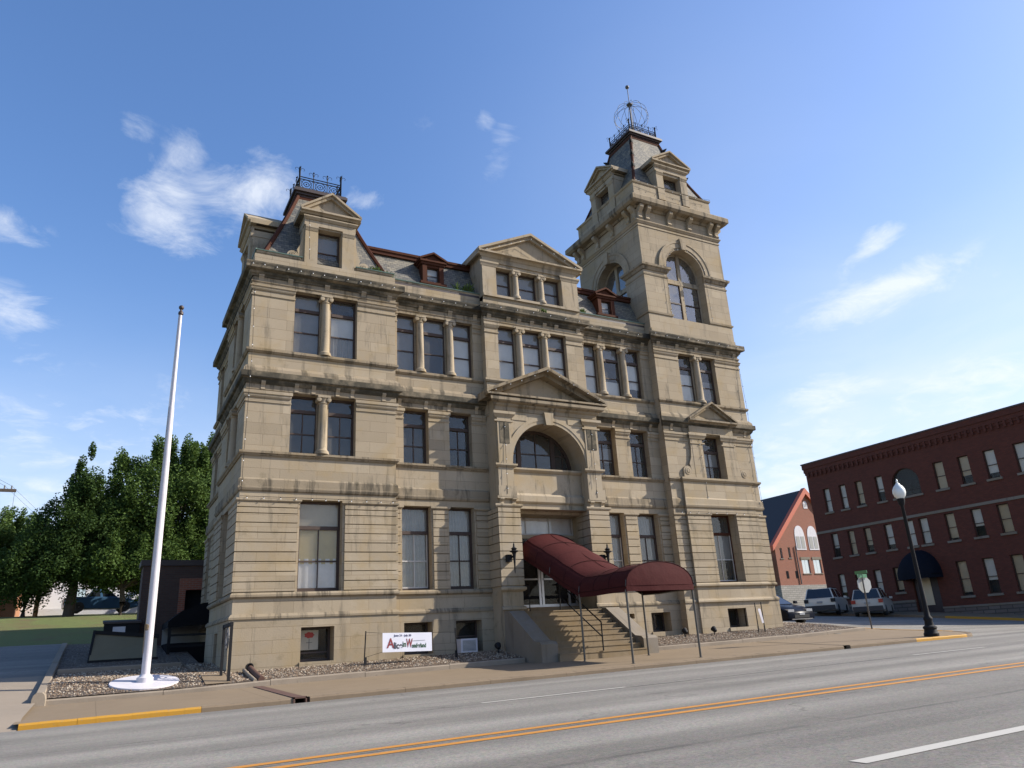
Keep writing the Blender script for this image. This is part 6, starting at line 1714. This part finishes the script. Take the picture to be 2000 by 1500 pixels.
DU = empty('dumpster', (-2.4, 9.5, .8)); tag(DU, 'black refuse bin with a small white label, behind the slanted board panel', 'bin')
mb = MB(0.001); mb.hexa([(-3.05,9.2,.6),(-1.95,9.2,.6),(-1.95,10.3,.6),(-3.05,10.3,.6),(-3.1,9.15,1.72),(-1.9,9.15,1.72),(-1.9,10.35,1.84),(-3.1,10.35,1.84)]); own(mb.build('body', M['iron'], None), DU)
mb = MB(0.001); mb.hexa([(-3.14,9.1,1.73),(-1.86,9.1,1.73),(-1.86,10.4,1.85),(-3.14,10.4,1.85),(-3.14,9.1,1.80),(-1.86,9.1,1.80),(-1.86,10.4,1.92),(-3.14,10.4,1.92)]); own(mb.build('lid', M['darkmetal'], None), DU)
mb = MB(0.001); mb.box(-2.80, -2.38, 9.145, 9.155, 1.42, 1.62); own(mb.build('label_plate', M['white'], None), DU)

WH = empty('white_house', (-4, 42, 4)); tag(WH, 'white clapboard house half hidden behind the trees at the top of the lawn', 'house')
SD = plain('white siding', (0.72, 0.72, 0.74), .6, var=.05)
FH = Face((0, 40, 0), (1, 0, 0)); mb = MB(0.001)
wins = [(-5.25, -4.2), (-3.9, -2.9), (-0.6, .4)]
FH.wall(mb, -8.2, 1.4, 3.2, 6.6, [(a, b, 4.45, 5.6) for a, b in wins], 0, .1)
FH.prism(mb, [(-8.2, 6.6), (1.4, 6.6), (-3.4, 9.6)], -.2, 0); mb.face([(-8.2, 40, 3), (-8.2, 50, 3), (-8.2, 50, 6.6), (-8.2, 40, 6.6)])
for i in range(16): FH.box(mb, -8.2, 1.4, -.02, .02, 3.3+i*.07-.01, 3.3+i*.07+.01) if i < 14 else None
own(mb.build('wall', SD, None), WH)
for a, b in wins: own(place_window(FH, None, a, b, 4.45, 5.6, None, cover=(), fr='white', mull=0, sill=False), WH)
mb = MB(0.001)
for s in (-1, 1): mb.face([(-3.4, 39.6, 9.8), (-3.4, 50, 9.8), (-3.4+s*5.2, 50, 6.4), (-3.4+s*5.2, 39.6, 6.4)])
own(mb.build('roof', M['galv'], None), WH)
BL2 = empty('orange_brick_building', (-9, 35, 3.3)); tag(BL2, 'sunlit orange brick building cut off by the left edge', 'building')
mb = MB(0.001); mb.box(-16, -8.05, 36, 48, 2.5, 6.3); own(mb.build('wall', M['orangebrick'], None), BL2)
mb = MB(0.001); mb.box(-16.1, -7.95, 35.9, 48, 6.3, 6.55); own(mb.build('coping', M['white'], None), BL2)
mb = MB(0.001); mb.box(-9.1, -8.95, 35.9, 36.05, 2.6, 6.3); own(mb.build('downpipe', M['white'], None), BL2)

# --- poles
UP = empty('utility_pole', (-14, 50, 4)); tag(UP, 'grey utility pole whose cross arm reaches in at the left edge', 'utility pole')
mb = MB(); mb.tube([(-12.35, 50, 3), (-12.35, 50, 15.2)], [.17, .12], 8); own(mb.build('pole', M['bark'], None), UP)
mb = MB(0.001); mb.box(-13.8, -10.35, 49.9, 50.05, 14.25, 14.5); own(mb.build('cross_arm', M['bark'], None), UP)
for x in (-13.5, -12.9, -11.2, -10.7):
    mb = MB(); mb.tube([(x, 49.97, 14.5), (x, 49.97, 14.78)], .06, 6); own(mb.build('insulator', M['galv'], None), UP)
mb = MB()
for x in (-10.7, -11.2, -13.5): mb.tube([(x, 49.97, 14.75), (x-2.0, 30, 13.0), (x-6, 5, 13.5)], .012, 4); mb.tube([(x, 49.97, 14.75), (x+5, 75, 12.5), (x+12, 100, 13)], .012, 4)
mb.tube([(-10.45, 49.97, 14.3), (-9.8, 44, 7.5)], .012, 4)
own(mb.build('wire', M['iron'], None), UP)
mb = MB(); mb.tube([(-6.55, 30, 2.8), (-6.5, 30, 6.0)], .13, 8)
tag(mb.build('wooden_pole', plain('orange wood', (0.30, 0.13, 0.04), .8, var=.2), None), 'short orange-brown wooden pole on the lawn under the left trees', 'pole')

BLD = SAVE_BLD
# ------------------------------------------------------------ cars
CAR_GL = plain('car glass', (0.015, 0.018, 0.022), 0.05, var=0.1, spec=0.8)
TYRE = plain('tyre', (0.018, 0.018, 0.018), .8); RIM = plain('alloy rim', (0.35, 0.35, 0.36), .3, .7)
RED = plain('tail light', (0.30, 0.015, 0.015), .25); LAMP = plain('head lamp', (0.30, 0.31, 0.32), .15, var=.05)
def paint(nm, c):
    mm, t, bs = mat(nm); bs.inputs['Base Color'].default_value = (*c, 1); bs.inputs['Roughness'].default_value = .3; bs.inputs['Metallic'].default_value = .1
    bs.inputs['Coat Weight'].default_value = .0; bs.inputs['Specular IOR Level'].default_value = .22; return mm
def car(name, label, loc, rz, col, prof, roof, W, wheels, tail=True, group=None, tilt=0.0):
    """prof: lower body outline (x, z), nose at +x; roof: cabin outline x0..x3 (base front, top front, top back, base back), zb, zt"""
    t = empty(name, loc, rz); t.rotation_euler = (0, tilt, rz); tag(t, label, 'car', group)
    hw = W/2; mb = MB(); rings = []
    for y, ins in ((-hw+.0, .10), (-hw+.0, .05), (-hw+.05, .0), (hw-.05, .0), (hw, .05), (hw, .10)):
        cx = sum(p[0] for p in prof)/len(prof); rings.append([(p[0]-(ins if p[0] > cx else -ins)*.8, y if ins < .1 else y*1.0, p[1]-(ins*.6 if p[1] > .6 else -ins*.4)) for p in prof])
    mb.grid(rings, 0, True); mb.face(rings[0]); mb.face(list(reversed(rings[-1])))
    own_l(mb.build('body', col, None, smooth=True), t)
    x0, x1, x2, x3, zb, zt = roof; wb, wt = hw-.06, hw-.22
    mb = MB(); mb.hexa([(x3, -wb, zb), (x0, -wb, zb), (x0, wb, zb), (x3, wb, zb), (x2, -wt, zt), (x1, -wt, zt), (x1, wt, zt), (x2, wt, zt)]); own_l(mb.build('roof', col, None), t)
    def pane(nm, q, ins=.08):
        q = [Vector(p) for p in q]; c = sum(q, Vector())/4; n = (q[1]-q[0]).cross(q[3]-q[0]).normalized()
        if n.dot(c-Vector(((x1+x2)/2, 0, (zb+zt)/2))) < 0: n = -n
        q = [p+(c-p)*ins+n*.006 for p in q]; m2 = MB(); m2.face(q); own_l(m2.build(nm, CAR_GL, None), t)
    pane('windscreen', [(x0, -wb, zb), (x0, wb, zb), (x1, wt, zt), (x1, -wt, zt)])
    pane('rear_window', [(x3, -wb, zb), (x3, wb, zb), (x2, wt, zt), (x2, -wt, zt)])
    xm, xmt = (x0+x3)/2, (x1+x2)/2
    for s in (-1, 1):
        pane('side_window', [(x0, s*wb, zb), (xm+.04, s*wb, zb), (xmt+.04, s*wt, zt), (x1, s*wt, zt)], .12)
        pane('side_window', [(xm-.04, s*wb, zb), (x3, s*wb, zb), (x2, s*wt, zt), (xmt-.04, s*wt, zt)], .12)
        m2 = MB(0.0005); m2.hexa([(x0-.05, s*hw, zb+.02), (x0+.08, s*hw, zb+.02), (x0+.08, s*(hw+.18), zb+.02), (x0-.05, s*(hw+.18), zb+.02), (x0-.05, s*hw, zb+.16), (x0+.06, s*hw, zb+.16), (x0+.06, s*(hw+.18), zb+.14), (x0-.05, s*(hw+.18), zb+.14)]); own_l(m2.build('wing_mirror', col, None), t)
        for wx in wheels:
            m2 = MB(); m2.lathe((wx, s*(hw-.20), .33), [(0.2, 0), (.33, .02), (.34, .05), (.34, .17), (.32, .205), (.22, .21)], 20, ax=(0, s, 0)); w = own_l(m2.build('wheel', TYRE, None, smooth=True), t)
            m2 = MB(); m2.lathe((wx, s*(hw-.01), .33), [(0.21, 0), (.20, .015), (.06, .0), (.05, .02)], 12, ax=(0, s, 0)); r_ = own_l(m2.build('rim', RIM, None, smooth=True), t); r_.parent = w
    return t
def own_l(o, p): o.parent = p; return o
def cbox(t, nm, m, *b):
    mb = MB(0.0005); mb.box(*b); return own_l(mb.build(nm, m, None), t)
sedan_p = [(-2.25, .32), (-2.3, .6), (-2.25, .92), (-1.6, 1.0), (.85, .95), (1.6, .84), (2.15, .68), (2.28, .5), (2.26, .28), (1.9, .2), (-1.9, .2)]
suv_p = [(-2.28, .35), (-2.33, .62), (-2.28, 1.02), (-1.9, 1.08), (1.0, 1.05), (1.8, .98), (2.2, .82), (2.28, .55), (2.26, .3), (1.9, .24), (-1.9, .24)]
dk_ = paint('black car paint', (0.008, 0.010, 0.016)); [setattr(n.inputs['Specular IOR Level'], 'default_value', .06) or setattr(n.inputs['Metallic'], 'default_value', 0) for n in dk_.node_tree.nodes if n.type == 'BSDF_PRINCIPLED']; sv = paint('silver paint', (0.44, 0.42, 0.38)); wv = paint('pale beige paint', (0.66, 0.62, 0.54)); bv = paint('teal paint', (0.04, 0.09, 0.16))
# dark saloon parked at the tower, nose towards us
t = car('parked_car', 'black saloon parked with its nose out beside the corner tower', (26.55, 5.45, zside(26.5, 5.3)+.0), R(-90), dk_, sedan_p, (1.05, .15, -1.0, -1.75, .93, 1.40), 1.8, (1.42, -1.38), group='cars parked along the side street', tilt=0.0)
t.rotation_euler = (0, R(4.2), R(-90))
for s in (-1, 1): cbox(t, 'headlight', LAMP, 1.86, 2.2, s*.62-.2, s*.62+.2, .62, .735)
cbox(t, 'grille', TYRE, 2.16, 2.285, -.5, .5, .34, .50); cbox(t, 'number_plate', LAMP, 2.27, 2.30, -.17, .17, .47, .58); cbox(t, 'bumper_trim', RIM, 2.2, 2.29, -.7, .7, .27, .30)
def suv(label, loc, rz, col, light=None):
    t = car('parked_suv', label, loc, rz, col, suv_p, (1.0, .25, -2.0, -2.28, 1.03, 1.64), 1.86, (1.42, -1.42), group='cars parked along the side street')
    for s in (-1, 1):
        cbox(t, 'tail_light', light or RED, -2.36, -2.2, s*.80-.13, s*.80+.13, .78, 1.0); cbox(t, 'roof_rail', TYRE, -1.8, .2, s*.66-.02, s*.66+.02, 1.66, 1.70)
    cbox(t, 'bumper', plain('dark plastic', (.03, .03, .033), .6), -2.40, -2.2, -.88, .88, .32, .60); cbox(t, 'number_plate', LAMP, -2.37, -2.30, -.17, .17, .74, .86)
    return t
t = suv('silver hatchback with red tail lights, parked nose-in behind the stop sign', (42.2, 10.9, zside(42.2, 10.9)+.02), R(29), sv); t.scale = (1.02,)*3
t = suv('white van-like car with a dark rear window, parked left of the silver hatchback', (42.6, 14.9, zside(42.6, 14.9)+.02), R(29), wv, TYRE); t.scale = (1.05, 1.1, 1.08)
t = car('parked_car', 'dark car half hidden behind the tower, next to the black saloon', (31.2, 12.5, zside(31.2, 12.5)), R(-100), dk_, suv_p, (1.0, .25, -2.0, -2.25, 1.03, 1.66), 1.85, (1.42, -1.42), group='cars parked along the side street')
t = car('parked_car', 'blue car in front of the white house', (-3.2, 37.5, zleft(-3, 37.5)+.1), R(6), bv, sedan_p, (.9, .3, -.6, -1.0, .95, 1.5), 1.8, (1.42, -1.38), group='cars by the white house')
# hedge at the church
mb = MB()
for i in range(2500):
    p = Vector((random.uniform(54, 60), random.uniform(38, 40), 0)); p.z = zside(54, 38)+random.uniform(0.2, 2.0); a = Vector((random.gauss(0, 1), random.gauss(0, 1), random.gauss(0, 1))).normalized()*.16; b = a.cross(Vector((random.gauss(0, 1), .3, 1))).normalized()*.1
    mb.face([p-a, p-b, p+a, p+b])
tag(mb.build('hedge', M['leafC'], None), 'clipped green hedge in front of the church', 'hedge')

# ------------------------------------------------------------ trees
def tree(name, label, base, trunk_h, crown, m, n_clump, n_leaf, leaf, group, seed, tall=1.0, droop=0.0, clump_r=0.75):
    """crown: list of (centre, radii) ellipsoids; leaves as small quads in clumps on limbs"""
    g = np.random.default_rng(seed); t = empty(name, base); tag(t, label, 'tree', group)
    base = Vector(base); mb = MB(); top = base+Z3*trunk_h
    mb.tube([base-Z3*.4, base+Z3*trunk_h*.5+Vector((.1, 0, 0)), top], [trunk_h*.065+.1, trunk_h*.05+.07, trunk_h*.045+.04], 9)
    C = []
    vol = np.array([r[0]*r[1]*r[2] for c, r in crown]); vol = vol**.7; vol = vol/vol.sum()
    for k in range(n_clump):
        c, r = crown[g.choice(len(crown), p=vol)]
        d = g.normal(size=3); d /= np.linalg.norm(d); q = (0.45+0.55*g.random()**0.45)
        C.append(np.array(c)+d*np.array(r)*q)
    C = np.array(C)
    for k in range(0, n_clump, max(1, n_clump//26)):
        e = Vector(C[k]); mdl = top.lerp(e, .5)+Vector((0, 0, .25)); mb.tube([top-Z3*trunk_h*.15*g.random(), mdl, e], [trunk_h*.022+.03, .05, .015], 5)
    sh = []
    for k in range(n_clump//6):
        c, r = crown[g.choice(len(crown), p=vol)]; a = g.random()*6.283; rr_ = g.random()**.5*.8
        sh.append([c[0]+math.cos(a)*r[0]*rr_, c[1]+math.sin(a)*r[1]*rr_, c[2]+r[2]*math.sqrt(1-rr_*rr_)+.35])
    C = np.vstack([C, np.array(sh)]); shoot = np.arange(len(C)) >= n_clump; n_clump = len(C)
    tk = mb.build('trunk', M['bark'], None, smooth=True); own(tk, t)
    N = n_clump*n_leaf
    cen = np.repeat(C, n_leaf, 0); off = g.normal(size=(N, 3)); off = off/np.maximum(1, np.linalg.norm(off, axis=1)/1.9)[:, None]
    sz = np.repeat(g.uniform(.6, 1.25, n_clump), n_leaf)[:, None]*clump_r
    shn = np.repeat(shoot, n_leaf)[:, None]; off = off*sz*np.where(shn, np.array([[.22, .22, .62]]), np.array([[.52, .52, .52*tall]])); P = cen+off; P[:, 2] -= droop*np.abs(off[:, 0])
    up = np.array([0, 0, 1.0]); A = g.normal(size=(N, 3)); A[:, 2] = A[:, 2]*.6-.2; A /= np.linalg.norm(A, axis=1)[:, None]
    B = np.cross(A, g.normal(size=(N, 3))); B /= np.linalg.norm(B, axis=1)[:, None]
    s = (leaf*g.uniform(.6, 1.3, N))[:, None]; A *= s; B *= s*.55
    V = np.stack([P-A, P-B, P+A, P+B], 1).reshape(-1, 3)
    me = bpy.data.meshes.new('crown'); me.vertices.add(4*N); me.vertices.foreach_set('co', V.ravel())
    me.loops.add(4*N); me.loops.foreach_set('vertex_index', np.arange(4*N)); me.polygons.add(N); me.polygons.foreach_set('loop_start', np.arange(0, 4*N, 4)); me.polygons.foreach_set('loop_total', np.full(N, 4))
    me.materials.append(m); me.update(); me.validate()
    o = bpy.data.objects.new('crown', me); COL.objects.link(o); own(o, t)
    return t
GT = 'trees on the lawn left of the stone building'
tree('maple_tree', 'broad tall green maple rising behind the flagpole beside the stone building', (0.2, 27, 2.9), 3.0,
     [((-.2, 27, 8.4), (4.2, 3.6, 4.2)), ((2.3, 28, 9.3), (3.0, 3, 3.9)), ((-2.5, 27, 7.6), (2.4, 2.6, 2.5)), ((.2, 26, 6.0), (4.3, 3, 1.7)), ((-2.6, 26.5, 6.0), (1.8, 1.6, 1.4))], M['leafA'], 430, 380, .085, GT, 1, 1.2, clump_r=.8)
tree('dark_tree', 'dark ragged tree with upright clumps left of the broad maple', (-4.75, 25, 2.8), 3.2,
     [((-4.75, 25, 7.4), (1.5, 1.6, 2.7)), ((-4.65, 25, 9.6), (.7, .7, 1.3)), ((-4.6, 25, 10.9), (.35, .35, .8)), ((-6.0, 25.2, 6.5), (1.3, 1.4, 1.6)), ((-6.3, 25, 8.0), (.4, .5, .8)), ((-6.9, 25, 5.3), (1.5, 1.2, 1.1)), ((-3.4, 25.3, 6.6), (1.5, 1.5, 1.6)), ((-5.0, 24.6, 5.1), (2.2, 1.6, .8)), ((-7.4, 25.5, 4.6), (1.5, 1.2, 1.0))], M['leafB'], 200, 330, .075, GT, 2, 1.3, clump_r=.6)
tree('round_tree', 'lighter rounded tree at the left edge, over the orange brick building', (-9.6, 32, 3.2), 2.2,
     [((-9.3, 32, 6.3), (1.6, 1.6, 1.6)), ((-8.4, 31.6, 7.4), (1.5, 1.4, 1.4)), ((-10.6, 32, 6.0), (1.5, 1.4, 1.3))], M['leafC'], 130, 320, .08, GT, 3, 1.0, clump_r=.62)
tree('round_tree', 'mid green tree behind the dark ragged tree', (-7.4, 33, 3.3), 2.4,
     [((-7.3, 33, 7.0), (1.9, 1.6, 1.5)), ((-5.5, 33.5, 7.0), (1.8, 1.5, 1.4))], M['leafB'], 110, 300, .09, GT, 4, 1.0, clump_r=.7)
tree('shrub_tree', 'low bushy green tree under the maple, hiding the white house', (-2.3, 24, 2.7), 1.6,
     [((-2.4, 24, 5.5), (1.5, 1.3, .9)), ((-.6, 24.5, 5.3), (1.6, 1.3, 1.0)), ((-3.0, 24, 5.2), (1.2, 1.0, .6))], M['leafA'], 100, 320, .08, GT, 5, 1.0, clump_r=.6)
tree('back_tree', 'distant tree closing the gap between lawn and maple', (3.0, 34, 3.3), 2.5,
     [((4.5, 34, 7.2), (3, 2.5, 2.6)), ((-2.5, 58, 10.5), (5, 2, 4))], M['leafB'], 130, 230, .14, GT, 6, 1.0, clump_r=.9)
